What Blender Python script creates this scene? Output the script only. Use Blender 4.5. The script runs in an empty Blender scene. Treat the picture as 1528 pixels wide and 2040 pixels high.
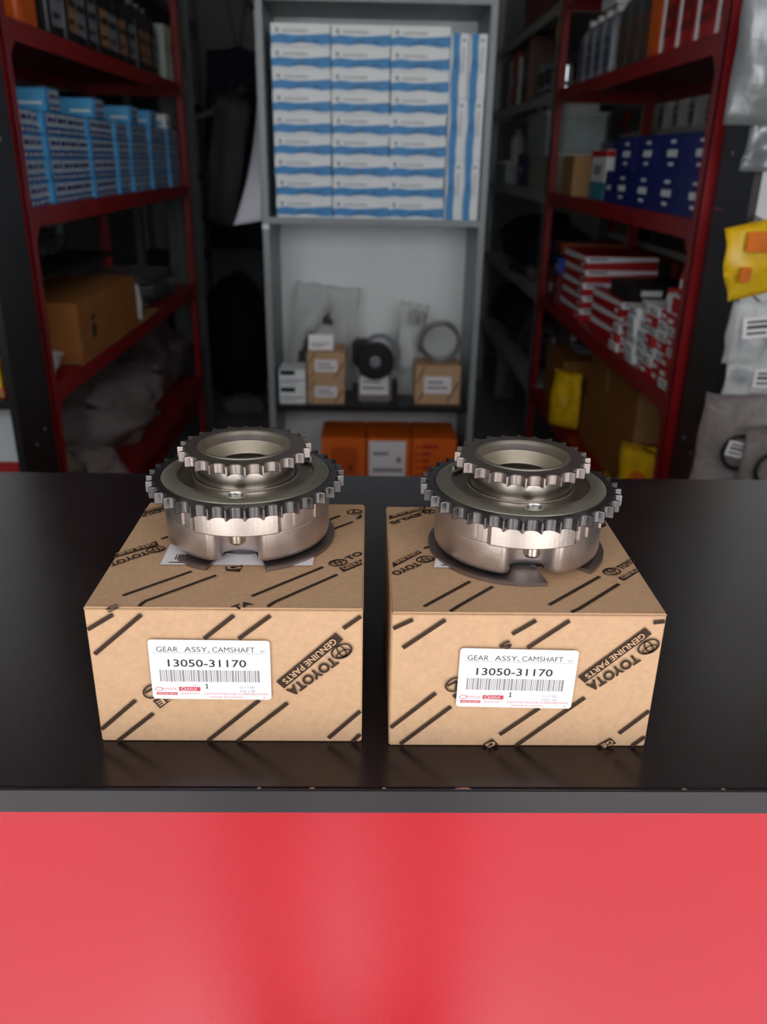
import bpy, bmesh, math, random
from mathutils import Vector, Matrix, noise

# ------------------------------------------------------------------ camera
SC = bpy.context.scene
COL = SC.collection
F_PX, CX, CY = 1655.0, 764.0, 1020.0            # focal length in pixels of the 1528x2040 frame
CAM = Vector((0, 0, 1.435))
_D = Vector((735 - CX, CY - 316, -F_PX)).normalized()      # vanishing point of the shelf lines
_U = -Vector((690 - CX, CY - 4905, -F_PX)).normalized()    # vanishing point of the uprights
_U = (_U - _D * _U.dot(_D)).normalized()
_X = _D.cross(_U)
ROT = Matrix((_X, _D, _U))
cam_data = bpy.data.cameras.new('camera')
cam = bpy.data.objects.new('camera', cam_data)
COL.objects.link(cam)
cam.matrix_world = Matrix.Translation(CAM) @ ROT.to_4x4()
cam_data.sensor_fit = 'VERTICAL'
cam_data.sensor_height = 36.0
cam_data.sensor_width = 36.0
cam_data.lens = 36.0 * F_PX / 2040.0
cam_data.clip_start = 0.01
cam_data.dof.use_dof = True
cam_data.dof.focus_distance = 0.56
cam_data.dof.aperture_fstop = cam_data.lens / 1000.0 / 0.0037
SC.camera = cam

# ------------------------------------------------------------------ light
SC.view_settings.view_transform = 'Standard'
SC.view_settings.look = 'None'
SC.view_settings.gamma = 1.0
SC.view_settings.use_curve_mapping = False
SC.view_settings.exposure = -0.25
world = bpy.data.worlds.new('daylight')
SC.world = world
world.use_nodes = True
_bg = world.node_tree.nodes['Background']
_bg.inputs[0].default_value = (0.93, 0.965, 1.0, 1)
_bg.inputs[1].default_value = 4.4
sun_data = bpy.data.lights.new('sun_offscreen', 'SUN')
sun_data.energy = 14.0
sun_data.angle = 0.02
sun_data.color = (1.0, 0.97, 0.95)
sun = bpy.data.objects.new('sun_offscreen', sun_data)
COL.objects.link(sun)
sun.rotation_euler = (math.radians(26), 0, math.radians(-4))      # high sun behind the camera, lighting the floor in front of the counter


def ray(px, py):
    return ROT @ Vector((px - CX, CY - py, -F_PX))


def on_x(px, py, x):
    r = ray(px, py)
    return CAM + r * (x / r.x)


def on_y(px, py, y):
    r = ray(px, py)
    return CAM + r * (y / r.y)


def on_z(px, py, z):
    r = ray(px, py)
    return CAM + r * ((z - CAM.z) / r.z)


# ------------------------------------------------------------------ materials
def lin(c):
    if isinstance(c, str):
        c = tuple(int(c[i:i + 2], 16) / 255 for i in (0, 2, 4))
    return tuple((v / 12.92 if v <= 0.04045 else ((v + 0.055) / 1.055) ** 2.4) for v in c[:3]) + (1.0,)


MATS = {}


def mat(name, col, rough=0.5, metal=0.0, var=0.12, scale=30.0, bump=0.0, bscale=200.0, coat=0.0,
        alpha=1.0, emit=0.0, spec=0.5, stretch=None, rvar=0.0, aniso=0.0):
    if name in MATS:
        return MATS[name]
    m = bpy.data.materials.new(name)
    m.use_nodes = True
    nt = m.node_tree
    b = nt.nodes['Principled BSDF']
    tc = nt.nodes.new('ShaderNodeTexCoord')
    mp = nt.nodes.new('ShaderNodeMapping')
    nt.links.new(tc.outputs['Object'], mp.inputs[0])
    if stretch:
        mp.inputs['Scale'].default_value = stretch
    nz = nt.nodes.new('ShaderNodeTexNoise')
    nz.inputs['Scale'].default_value = scale
    nz.inputs['Detail'].default_value = 4
    nt.links.new(mp.outputs[0], nz.inputs['Vector'])
    c = lin(col)
    ramp = nt.nodes.new('ShaderNodeValToRGB')
    ramp.color_ramp.elements[0].position = 0.3
    ramp.color_ramp.elements[1].position = 0.7
    ramp.color_ramp.elements[0].color = tuple(v * (1 - var) for v in c[:3]) + (1,)
    ramp.color_ramp.elements[1].color = tuple(min(1, v * (1 + var)) for v in c[:3]) + (1,)
    nt.links.new(nz.outputs['Fac'], ramp.inputs[0])
    nt.links.new(ramp.outputs[0], b.inputs['Base Color'])
    b.inputs['Roughness'].default_value = rough
    b.inputs['Metallic'].default_value = metal
    b.inputs['Specular IOR Level'].default_value = spec
    b.inputs['Coat Weight'].default_value = coat
    b.inputs['Coat Roughness'].default_value = 0.12
    b.inputs['Alpha'].default_value = alpha
    if aniso:
        b.inputs['Anisotropic'].default_value = aniso
    if rvar:
        mr = nt.nodes.new('ShaderNodeMapRange')
        mr.inputs['To Min'].default_value = max(0.02, rough - rvar)
        mr.inputs['To Max'].default_value = rough + rvar
        nt.links.new(nz.outputs['Fac'], mr.inputs['Value'])
        nt.links.new(mr.outputs[0], b.inputs['Roughness'])
    if emit:
        b.inputs['Emission Color'].default_value = c
        b.inputs['Emission Strength'].default_value = emit
    if bump:
        n2 = nt.nodes.new('ShaderNodeTexNoise')
        n2.inputs['Scale'].default_value = bscale
        n2.inputs['Detail'].default_value = 3
        nt.links.new(mp.outputs[0], n2.inputs['Vector'])
        bp = nt.nodes.new('ShaderNodeBump')
        bp.inputs['Strength'].default_value = bump
        bp.inputs['Distance'].default_value = 0.002
        nt.links.new(n2.outputs['Fac'], bp.inputs['Height'])
        nt.links.new(bp.outputs[0], b.inputs['Normal'])
    MATS[name] = m
    return m


def tile_mat(name, c1, c2, size):
    m = bpy.data.materials.new(name)
    m.use_nodes = True
    nt = m.node_tree
    b = nt.nodes['Principled BSDF']
    tc = nt.nodes.new('ShaderNodeTexCoord')
    br = nt.nodes.new('ShaderNodeTexBrick')
    br.offset = 0
    br.inputs['Scale'].default_value = 1
    br.inputs['Brick Width'].default_value = size
    br.inputs['Row Height'].default_value = size
    br.inputs['Mortar Size'].default_value = 0.004
    br.inputs['Color1'].default_value = lin(c1)
    br.inputs['Color2'].default_value = lin(c1)
    br.inputs['Mortar'].default_value = lin(c2)
    nt.links.new(tc.outputs['Object'], br.inputs['Vector'])
    nt.links.new(br.outputs['Color'], b.inputs['Base Color'])
    b.inputs['Roughness'].default_value = 0.3
    return m


M_CARD = mat('kraft_cardboard', 'c29d7c', 0.85, var=0.06, scale=260, bump=0.12, bscale=500, spec=0.25)
M_CARD2 = mat('brown_cardboard', '8d5c2c', 0.85, var=0.12, scale=30, spec=0.25)
M_INK = mat('brown_black_ink', '38281e', 0.75, var=0.15, scale=300, spec=0.25)
M_STICK = mat('white_sticker', 'ece7ea', 0.32, var=0.01)
M_BLACKINK = mat('black_ink', '18161a', 0.6, var=0.05)
M_GREYINK = mat('grey_ink', '8f8a8e', 0.6, var=0.05)
M_REDINK = mat('red_ink', 'c23a4a', 0.6, var=0.05)
M_ALU = mat('cast_aluminium', 'cdc2be', 0.42, 1.0, var=0.08, scale=60, bump=0.06, bscale=350, rvar=0.1)
M_STEEL = mat('machined_steel', 'bfb7b1', 0.22, 1.0, var=0.06, scale=40, stretch=(1, 1, 9), bump=0.03, bscale=300)
M_DARKSTEEL = mat('dark_sintered_steel', '646264', 0.36, 1.0, var=0.12, scale=120, bump=0.04, bscale=500)
M_DULLSTEEL = mat('sprocket_steel', '958b88', 0.40, 1.0, var=0.06, scale=90, bump=0.03, bscale=500)
M_BEIGE = mat('matt_steel_ring', '9a9589', 0.5, 1.0, var=0.05, scale=200)
M_CONE = mat('satin_bore_steel', 'c6bcaa', 0.46, 1.0, var=0.04, scale=80)
M_POLISH = mat('polished_steel_disc', 'a69b90', 0.34, 1.0, var=0.10, scale=20)
M_COUNTER = mat('black_laminate', '1e1417', 0.24, var=0.25, scale=14, bump=0.05, bscale=900, spec=0.5, rvar=0.05)
M_EDGE = mat('black_edge_band', '1d191c', 0.27, var=0.15, scale=60, bump=0.06, bscale=1200)
M_REDPANEL = mat('red_laminate', 'b20518', 0.20, var=0.03, scale=8, bump=0.06, bscale=1300)
M_REDPAINT = mat('red_rack_paint', '8e1018', 0.38, var=0.15, scale=12)
M_GREYRACK = mat('grey_rack_paint', 'b2b9b6', 0.3, var=0.12, scale=12)
M_DARKRACK = mat('dark_grey_rack_paint', '4b5150', 0.45, var=0.15, scale=12)
M_GREYBOARD = mat('grey_board', '868c90', 0.42, var=0.05, scale=20)
M_BLACKBOARD = mat('black_board', '17171a', 0.38, var=0.2, scale=20)
M_WHITEBOARD = mat('white_board', 'eceeee', 0.5, var=0.02, scale=8)
M_WALL = mat('grey_plaster', '8f8f8c', 0.9, var=0.06, scale=5)
M_CEIL = mat('white_plaster', 'c9c9c6', 0.9, var=0.04, scale=5)
M_FLOOR = tile_mat('grey_floor_tile', '8e8e95', '66666c', 0.45)
M_STREET = mat('pale_concrete', 'b5b0a8', 0.9, var=0.1, scale=3)
M_WHITE = mat('white_card', 'e4e8ea', 0.5, var=0.03, scale=10)
M_BLUE = mat('cyan_blue_print', '0f7dbd', 0.45, var=0.12, scale=60)
M_LBLUE = mat('light_blue_card', '4fa6d8', 0.5, var=0.1, scale=40)
M_BLUEBOX = mat('filter_box_blue', '2f7cb8', 0.5, var=0.15, scale=60)
M_NAVY = mat('navy_blue_card', '16236f', 0.35, var=0.12, scale=20)
M_ORANGE = mat('orange_card', 'e2650c', 0.5, var=0.05, scale=20)
M_ORANGEP = mat('orange_plastic', 'e0641a', 0.35, var=0.08, scale=20)
M_REDP = mat('red_plastic', 'b81a1c', 0.33, var=0.08, scale=20)
M_REDCARD = mat('red_card', 'b3141c', 0.45, var=0.08, scale=20)
M_MAROON = mat('maroon_card', '6d1c28', 0.45, var=0.1, scale=20)
M_BLACKP = mat('black_plastic', '1b1c1e', 0.35, var=0.2, scale=20)
M_DKGREYP = mat('dark_grey_plastic', '4a4a4e', 0.35, var=0.15, scale=20)
M_GREYP = mat('grey_plastic', '7e828a', 0.35, var=0.12, scale=20)
M_BROWNP = mat('brown_plastic', '6c4a3c', 0.38, var=0.12, scale=20)
M_WHITEP = mat('white_plastic', 'd9dcdc', 0.35, var=0.04, scale=20)
M_TAN = mat('tan_card', 'a27a4c', 0.7, var=0.08, scale=30)
M_TEAL = mat('teal_card', '2f8ba0', 0.5, var=0.1, scale=30)
M_YELLOW = mat('yellow_film', 'e0b414', 0.3, var=0.2, scale=14, bump=0.3, bscale=60)
M_YELLOWC = mat('yellow_card', 'dfb51c', 0.5, var=0.06, scale=20)
M_AMBER = mat('orange_print', 'd8701c', 0.35, var=0.2, scale=30)
M_CHROME = mat('chrome', 'c9ccce', 0.12, 1.0, var=0.04, scale=20)
M_RUBBER = mat('black_rubber', '141416', 0.55, var=0.2, scale=40)
M_PAPER = mat('white_paper', 'd6d7e0', 0.7, var=0.02, scale=8)
M_CLEARBOX = mat('frosted_bin_plastic', 'bccac8', 0.2, var=0.15, scale=16, alpha=0.8)
M_NAVYCLOTH = mat('navy_cloth', '1a2130', 0.9, var=0.35, scale=12)
M_BLACKCLOTH = mat('black_cloth', '0b0c0f', 0.85, var=0.4, scale=10)
M_GREYCLOTH = mat('grey_cover_cloth', '5a605f', 0.85, var=0.2, scale=10)
M_TROUSER = mat('dark_trousers', '15151b', 0.9, var=0.3, scale=20)
M_SHIRT = mat('dark_shirt', '20212a', 0.9, var=0.3, scale=20)
M_SKIN = mat('skin', 'b98a70', 0.55, var=0.08, scale=20)
M_CHIP = mat('bare_chipboard', '8a6a5a', 0.9, var=0.2, scale=300)


def film(name, tint, clear, rough=0.18):
    """wrinkled polythene: part see-through, part shiny"""
    m = bpy.data.materials.new(name)
    m.use_nodes = True
    nt = m.node_tree
    b = nt.nodes['Principled BSDF']
    out = nt.nodes['Material Output']
    tc = nt.nodes.new('ShaderNodeTexCoord')
    nz = nt.nodes.new('ShaderNodeTexNoise')
    nz.inputs['Scale'].default_value = 34
    nz.inputs['Detail'].default_value = 5
    nz.inputs['Distortion'].default_value = 1.2
    nt.links.new(tc.outputs['Object'], nz.inputs['Vector'])
    bp = nt.nodes.new('ShaderNodeBump')
    bp.inputs['Strength'].default_value = 0.9
    bp.inputs['Distance'].default_value = 0.012
    nt.links.new(nz.outputs['Fac'], bp.inputs['Height'])
    nt.links.new(bp.outputs[0], b.inputs['Normal'])
    b.inputs['Base Color'].default_value = lin(tint)
    b.inputs['Roughness'].default_value = rough
    tr = nt.nodes.new('ShaderNodeBsdfTransparent')
    mx = nt.nodes.new('ShaderNodeMixShader')
    mx.inputs[0].default_value = clear
    nt.links.new(b.outputs[0], mx.inputs[1])
    nt.links.new(tr.outputs[0], mx.inputs[2])
    nt.links.new(mx.outputs[0], out.inputs['Surface'])
    return m


M_FILM = film('clear_film', 'e4e6e6', 0.58)
M_FILMGREY = film('grey_film', '9a9a9a', 0.35)
M_FILMDARK = film('dusky_clear_film', '55595a', 0.35)
M_FILMPINK = film('milky_film', '9c8f8e', 0.30)
M_SILVER = mat('silver_film', '8b8f92', 0.32, 0.35, var=0.15, scale=20, bump=0.9, bscale=40)


# ------------------------------------------------------------------ mesh helpers
_TXT = {}


def text_geo(s, bold=.012):
    if (s, bold) not in _TXT:
        cu = bpy.data.curves.new('lettering_curve', 'FONT')
        cu.body = s
        cu.offset = bold
        cu.resolution_u = 3
        ob = bpy.data.objects.new('lettering_curve', cu)
        COL.objects.link(ob)
        dg = bpy.context.evaluated_depsgraph_get()
        me = bpy.data.meshes.new_from_object(ob.evaluated_get(dg))
        vs = [(v.co.x, v.co.y) for v in me.vertices]
        fs = [tuple(p.vertices) for p in me.polygons]
        bpy.data.objects.remove(ob)
        bpy.data.curves.remove(cu)
        bpy.data.meshes.remove(me)
        x0 = min(v[0] for v in vs); x1 = max(v[0] for v in vs)
        y0 = min(v[1] for v in vs); y1 = max(v[1] for v in vs)
        _TXT[(s, bold)] = ([((x - x0) / (x1 - x0), (y - y0) / (y1 - y0)) for x, y in vs], fs)
    return _TXT[(s, bold)]


class Face:
    """a flat face: origin, two in-plane axes, outward normal"""
    def __init__(self, o, u, v, eps=0.0003):
        self.o, self.u, self.v = Vector(o), Vector(u).normalized(), Vector(v).normalized()
        self.n = self.u.cross(self.v)
        self.eps = eps

    def at(self, p, k=1):
        return self.o + self.u * p[0] + self.v * p[1] + self.n * self.eps * k

    def uv(self, w):
        d = Vector(w) - self.o
        return (d.dot(self.u), d.dot(self.v))


class MB:
    def __init__(self):
        self.v, self.f, self.smooth = [], [], []

    def add(self, vs, fs, smooth=False):
        n = len(self.v)
        self.v += [tuple(p) for p in vs]
        self.f += [tuple(i + n for i in f) for f in fs]
        self.smooth += [smooth] * len(fs)
        return self

    def box(self, x0, x1, y0, y1, z0, z1, b=0.0):
        if b <= 0:
            vs = [(x, y, z) for z in (z0, z1) for x, y in ((x0, y0), (x1, y0), (x1, y1), (x0, y1))]
            return self.add(vs, [(3, 2, 1, 0), (4, 5, 6, 7), (0, 1, 5, 4), (1, 2, 6, 5), (2, 3, 7, 6), (3, 0, 4, 7)])
        bm = bmesh.new()
        bmesh.ops.create_cube(bm, size=1)
        for v in bm.verts:
            v.co = ((x0 + x1) / 2 + v.co.x * (x1 - x0), (y0 + y1) / 2 + v.co.y * (y1 - y0), (z0 + z1) / 2 + v.co.z * (z1 - z0))
        bmesh.ops.bevel(bm, geom=bm.edges[:], offset=b, segments=2, affect='EDGES')
        self.bm(bm)
        return self

    def bm(self, bm, smooth=False):
        bm.verts.index_update()
        self.add([v.co[:] for v in bm.verts], [tuple(v.index for v in f.verts) for f in bm.faces], smooth)
        bm.free()
        return self

    def loft(self, rings, cap=True, smooth=False, closed=True):
        n = len(rings[0])
        vs = [p for r in rings for p in r]
        fs = []
        for k in range(len(rings) - 1):
            for i in range(n if closed else n - 1):
                j = (i + 1) % n
                fs.append((k * n + i, k * n + j, (k + 1) * n + j, (k + 1) * n + i))
        self.add(vs, fs, smooth)
        if cap:
            m = len(self.v) - len(vs)
            self.f += [tuple(m + i for i in reversed(range(n))), tuple(m + (len(rings) - 1) * n + i for i in range(n))]
            self.smooth += [False, False]
        return self

    def lathe(self, prof, c=(0, 0, 0), seg=48, smooth=True, cap=False):
        rings = [[(c[0] + r * math.cos(2 * math.pi * i / seg), c[1] + r * math.sin(2 * math.pi * i / seg), c[2] + z)
                  for i in range(seg)] for r, z in prof]
        if not smooth or cap:
            return self.loft(rings, cap, smooth)
        k = 0
        while k < len(prof) - 1:                 # break the shading at sharp profile corners
            e = k + 1
            while e < len(prof) - 1:
                a = math.atan2(prof[e][1] - prof[e - 1][1], prof[e][0] - prof[e - 1][0])
                b = math.atan2(prof[e + 1][1] - prof[e][1], prof[e + 1][0] - prof[e][0])
                if abs((b - a + math.pi) % (2 * math.pi) - math.pi) > .5:
                    break
                e += 1
            self.loft(rings[k:e + 1], False, True)
            k = e
        return self

    def tube(self, pts, r, seg=8, cap=True):
        pts = [Vector(p) for p in pts]
        rings = []
        for i, p in enumerate(pts):
            t = (pts[min(i + 1, len(pts) - 1)] - pts[max(i - 1, 0)]).normalized()
            a = t.cross(Vector((0, 0, 1)) if abs(t.z) < 0.9 else Vector((1, 0, 0))).normalized()
            b = t.cross(a)
            rr = r[i] if isinstance(r, (list, tuple)) else r
            rings.append([p + (a * math.cos(2 * math.pi * k / seg) + b * math.sin(2 * math.pi * k / seg)) * rr for k in range(seg)])
        return self.loft(rings, cap, True)

    def torus(self, c, R, r, axis='y', seg=40, ms=10, squash=1.0):
        rings = []
        for i in range(seg + 1):
            a = 2 * math.pi * i / seg
            ring = []
            for k in range(ms):
                b = 2 * math.pi * k / ms
                q = R + r * math.cos(b)
                h = r * math.sin(b) * squash
                p = (q * math.cos(a), q * math.sin(a), h)
                p = {'z': p, 'y': (p[0], p[2], p[1]), 'x': (p[2], p[0], p[1])}[axis]
                ring.append((c[0] + p[0], c[1] + p[1], c[2] + p[2]))
            rings.append(ring)
        return self.loft(rings, False, True)

    def poly(self, face, pts, k=1):
        return self.add([face.at(p, k) for p in pts], [tuple(range(len(pts)))])

    def rect(self, face, u0, v0, u1, v1, k=1):
        return self.poly(face, [(u0, v0), (u1, v0), (u1, v1), (u0, v1)], k)

    def line(self, face, a, b, w, k=1):
        a, b = Vector(a), Vector(b)
        d = (b - a).normalized()
        n = Vector((-d.y, d.x)) * w / 2
        return self.poly(face, [a - n, b - n, b + n, a + n], k)

    def text(self, face, s, c, width, height, ang=0.0, k=2, bold=.012):
        vs, fs = text_geo(s, bold)
        ca, sa = math.cos(ang), math.sin(ang)
        out = []
        for x, y in vs:
            x, y = (x - .5) * width, (y - .5) * height
            out.append(face.at((c[0] + x * ca - y * sa, c[1] + x * sa + y * ca), k))
        return self.add(out, fs)

    def ellipse(self, face, c, a, b, w, ang=0.0, seg=28, k=2, part=(0, 1)):
        ca, sa = math.cos(ang), math.sin(ang)
        vs, fs = [], []
        for i in range(seg + 1):
            t = 2 * math.pi * (part[0] + (part[1] - part[0]) * i / seg)
            for q in (-w / 2, w / 2):
                x, y = (a + q) * math.cos(t), (b + q) * math.sin(t)
                vs.append(face.at((c[0] + x * ca - y * sa, c[1] + x * sa + y * ca), k))
        for i in range(seg):
            fs.append((2 * i, 2 * i + 1, 2 * i + 3, 2 * i + 2))
        return self.add(vs, fs)

    def build(self, name, material, parent=None, autosmooth=False):
        me = bpy.data.meshes.new(name)
        me.from_pydata(self.v, [], self.f)
        me.polygons.foreach_set('use_smooth', self.smooth)
        me.materials.append(material)
        me.update()
        ob = bpy.data.objects.new(name, me)
        COL.objects.link(ob)
        if parent is not None:
            ob.parent = parent
        return ob


def tag(o, label, cat, group=None):
    o['label'] = label
    o['category'] = cat
    if group:
        o['group'] = group
    return o


def thing(name, label, cat, loc=(0, 0, 0), rz=0.0, group=None):
    o = bpy.data.objects.new(name, None)
    o.empty_display_size = 0.05
    COL.objects.link(o)
    o.location = loc
    o.rotation_euler = (0, 0, rz)
    return tag(o, label, cat, group)


def copy_thing(o, loc, rz=None, label=None, group=None, scale=None):
    c = o.copy()
    COL.objects.link(c)
    c.location = loc
    if rz is not None:
        c.rotation_euler = (0, 0, rz)
    if scale:
        c.scale = scale
    if label:
        c['label'] = label
    if group:
        c['group'] = group
    for ch in list(o.children):
        d = ch.copy()
        COL.objects.link(d)
        d.parent = c
        for g in list(ch.children):
            e = g.copy()
            COL.objects.link(e)
            e.parent = d
    return c


class Stock:
    """first use moves the model itself, later uses copy it"""
    def __init__(self, o):
        self.o, self.used = o, False

    def put(self, loc, rz=0.0, label=None, group=None, scale=None):
        if not self.used:
            self.used = True
            o = self.o
            o.location = loc
            o.rotation_euler = (0, 0, rz)
            if scale:
                o.scale = scale
            if label:
                o['label'] = label
            if group:
                o['group'] = group
            return o
        return copy_thing(self.o, loc, rz, label, group, scale or (1, 1, 1))


def struct(name, mb, m, parent=None):
    o = mb.build(name, m, parent)
    if parent is None:
        o['kind'] = 'structure'
    return o


# ------------------------------------------------------------------ the room
W, Y0, Y1, H = 1.75, -1.15, 6.6, 2.9
struct('floor', MB().box(-W, W, Y0, Y1, -0.05, 0), M_FLOOR)
struct('ceiling', MB().box(-W, W, Y0, Y1, H, H + 0.08), M_CEIL)
struct('wall_left', MB().box(-W - 0.1, -W, Y0, Y1, -0.05, H + .08), M_WALL)
struct('wall_right', MB().box(W, W + 0.1, Y0, Y1, -0.05, H + .08), M_WALL)
struct('wall_back', MB().box(-W - .1, W + .1, Y1, Y1 + .1, -0.05, H + .08), M_WALL)
struct('wall_front', MB().box(-W - .1, W + .1, Y0 - .1, Y0, 2.55, H + .08), M_WALL)      # lintel over the open shop front
struct('ground', MB().box(-9, 9, -12, Y0, -0.12, -0.05), M_STREET)
# ------------------------------------------------------------------ counter
CT = 1.085
counter = thing('shop_counter', 'black topped shop counter with glossy red front panel', 'counter', (0, .66, 0))


def cy(y):
    return y - .66


top = MB().box(-1.25, 1.25, cy(.397), cy(.935), CT - .018, CT, .0012).build('counter_top', M_COUNTER, counter)
edge = MB().box(-1.25, 1.25, cy(.3955), cy(.3975), CT - .0185, CT - .0008, .0006).build('edge_band', M_EDGE, counter)
MB().box(-1.24, 1.24, cy(.402), cy(.42), 0.0, CT - .018).build('front_panel', M_REDPANEL, counter)
for s in (-1, 1):
    MB().box(s * 1.24 - .009, s * 1.24 + .009, cy(.42), cy(.92), 0, CT - .018).build('side_panel', M_BLACKBOARD, counter)
MB().box(-1.23, 1.23, cy(.42), cy(.90), .55, .568).build('inner_shelf', M_BLACKBOARD, counter)
rng = random.Random(3)
ch = MB()
for px, py, L in ((905, 1575, .010), (920, 1574, .006), (615, 1574, .004), (512, 1568, .003), (760, 1572, .003), (1360, 1580, .004), (1440, 1581, .003)):
    p = on_z(px, py, CT)
    ch.add([(p.x, cy(.3957), CT + .0003), (p.x + L, cy(.3956), CT + .0003), (p.x + L * .6, cy(.3956) + .0016, CT + .0004), (p.x + L * .2, cy(.3956) + .001, CT + .0004)], [(0, 1, 2, 3)])
ch.build('chipped_edge', M_CHIP, counter)['kind'] = 'stuff'

# ------------------------------------------------------------------ the two cartons
BH = .099
BARS = [2, 1, 1, 2, 1, 3, 2, 1, 1, 2, 3, 1, 1, 1, 2, 2, 1, 3, 1, 2, 3, 1, 2, 1, 1, 3, 2, 1, 1, 2, 1, 1, 3, 2, 2, 1, 1, 3, 1, 2, 1, 1, 2, 3]


def toyota_mark(mb, f, c, a, b, w, ang):
    mb.ellipse(f, c, a, b, w, ang)
    ca, sa = math.cos(ang), math.sin(ang)
    mb.ellipse(f, c, a * .32, b * .92, w * .8, ang)
    mb.ellipse(f, (c[0] - sa * b * .42, c[1] + ca * b * .42), a * .72, b * .42, w * .8, ang)


def lexus_mark(mb, f, c, a, b, w, ang):
    mb.ellipse(f, c, a, b, w, ang)
    ca, sa = math.cos(ang), math.sin(ang)

    def q(x, y):
        return (c[0] + x * ca - y * sa, c[1] + x * sa + y * ca)
    mb.line(f, q(a * .25, b * .85), q(-a * .35, -b * .35), w * 1.2, 2)
    mb.line(f, q(-a * .4, -b * .35), q(a * .75, -b * .35), w * 1.2, 2)


def carton(label, x0, x1, yf, yb, fo, to, front, topd, lab):
    """fo / to: origin of the pixel crops the print was measured in (scale 2.547)"""
    loc = Vector(((x0 + x1) / 2, (yf + yb) / 2, CT))
    t = thing('carton', label, 'box', loc)
    hx, hy = (x1 - x0) / 2, (yb - yf) / 2
    MB().box(-hx, hx, -hy, hy, 0, BH - .0012, .0008).build('body', M_CARD, t)
    # tuck-in lid: a thin sheet with a rounded front fold and slit corners
    lid = MB().box(-hx - .0004, hx + .0004, -hy - .0006, hy, BH - .0026, BH, .0011)
    lid.build('lid', M_CARD, t)
    for s in (-1, 1):
        MB().add([(s * (hx - .0165), -hy + .0015, BH + .0003), (s * (hx - .001), -hy + .002, BH + .0003), (s * (hx - .001), -hy + .0036, BH + .0003), (s * (hx - .010), -hy + .0028, BH + .0003)],
                 [(0, 1, 2, 3) if s < 0 else (3, 2, 1, 0)]).build('corner_fold', M_CARD, t)
    S = 2.547
    ff = Face((0, -hy - .0008, 0), (1, 0, 0), (0, 0, 1))
    ft = Face((0, 0, BH), (1, 0, 0), (0, 1, 0))

    def F(c):
        return ff.uv(on_y(fo[0] + c[0] / S, fo[1] + c[1] / S, yf) - loc)

    def T(c):
        return ft.uv(on_z(to[0] + c[0] / S, to[1] + c[1] / S, CT + BH) - loc)

    def clipped(f, conv, a, b, w, mb, lim):
        a, b = Vector(conv(a)), Vector(conv(b))
        for p in (a, b):
            p.x = max(-hx + .001, min(hx - .001, p.x))
            p.y = max(lim[0], min(lim[1], p.y))
        mb.line(f, a, b, w)

    for a, b in front['lines']:
        mb = MB()
        clipped(ff, F, a, b, .0027, mb, (.0008, BH - .0045))
        mb.build('printed_stripe', M_INK, t)
    for a, b in topd['lines']:
        mb = MB()
        clipped(ft, T, a, b, .0027, mb, (-hy + .001, hy - .001))
        mb.build('printed_stripe', M_INK, t)

    def marks(conv, f, d, nm):
        for corners, txt, rev in d.get('bars', []):
            q = [Vector(conv(c)) for c in corners]
            bo = MB().poly(f, q, 1).build('printed_bar', M_INK, t)
            if txt:
                a, b = (q[0] + q[3]) / 2, (q[1] + q[2]) / 2
                hgt = ((q[0] - q[3]).length + (q[1] - q[2]).length) / 2
                an = math.atan2(b.y - a.y, b.x - a.x)
                o = MB().text(f, txt, (a + b) / 2, (b - a).length * .86, hgt * .62, an, 3, .02).build('bar_lettering', M_CARD, bo)
                o['kind'] = 'stuff'
        for a, b, txt, h in d.get('text', []):
            a, b = Vector(conv(a)), Vector(conv(b))
            o = MB().text(f, txt, (a + b) / 2, (b - a).length, h, math.atan2(b.y - a.y, b.x - a.x), 2, .04).build('printed_word', M_INK, t)
            o['kind'] = 'stuff'
        for kind, c, a, b, an in d.get('logos', []):
            mb = MB()
            (toyota_mark if kind == 'T' else lexus_mark)(mb, f, conv(c), a, b, .0012, an)
            o = mb.build('printed_emblem', M_INK, t)
            o['kind'] = 'stuff'

    marks(F, ff, front, 'front')
    marks(T, ft, topd, 'top')
    # address label
    q = [Vector(F(c)) for c in lab]          # tl, tr, br, bl
    c0 = sum(q, Vector((0, 0))) / 4
    du = ((q[1] + q[2]) - (q[0] + q[3])) / 2
    lw, lh = du.length, (((q[0] + q[1]) - (q[2] + q[3])) / 2).length
    an = math.atan2(du.y, du.x)
    o3 = ff.at(c0, 3)
    lf = Face(o3, ff.u * math.cos(an) + ff.v * math.sin(an), ff.v * math.cos(an) - ff.u * math.sin(an), .0001)
    r = .0022
    pts = []
    for sx, sy, a0 in ((1, 1, 0), (-1, 1, 90), (-1, -1, 180), (1, -1, 270)):
        for k in range(5):
            a = math.radians(a0 + 22.5 * k)
            pts.append((sx * (lw / 2 - r) + r * math.cos(a), sy * (lh / 2 - r) + r * math.sin(a)))
    st = MB().poly(lf, pts).build('label_sticker', M_STICK, t)

    def P(u, v):
        return ((u - .5) * lw, (.5 - v) * lh)
    blk, gry, red, wht = MB(), MB(), MB(), MB()

    def tx(mb, s, u0, u1, v, h, k=2, bold=0.0):
        mb.text(lf, s, P((u0 + u1) / 2, v), (u1 - u0) * lw, h * lh, 0, k, bold)
    tx(blk, 'GEAR', .065, .245, .155, .085)
    tx(blk, 'ASSY,', .295, .50, .16, .095)
    tx(blk, 'CAMSHAFT', .525, .875, .155, .085)
    tx(gry, 'BF', .92, .965, .175, .04)
    gry.line(lf, P(.03, .215), P(.97, .215), .0003, 2)
    tx(blk, '13050-31170', .15, .80, .385, .125, 2, .012)
    u = .075
    tot = sum(BARS) + len(BARS) * 1.1
    for k, bw in enumerate(BARS):
        w = bw / tot * .84
        gry.rect(lf, *P(u, .70), *P(u + w, .50), 2)
        u += w + 1.1 / tot * .84
    tx(gry, 'QTY', .345, .405, .765, .035)
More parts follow.
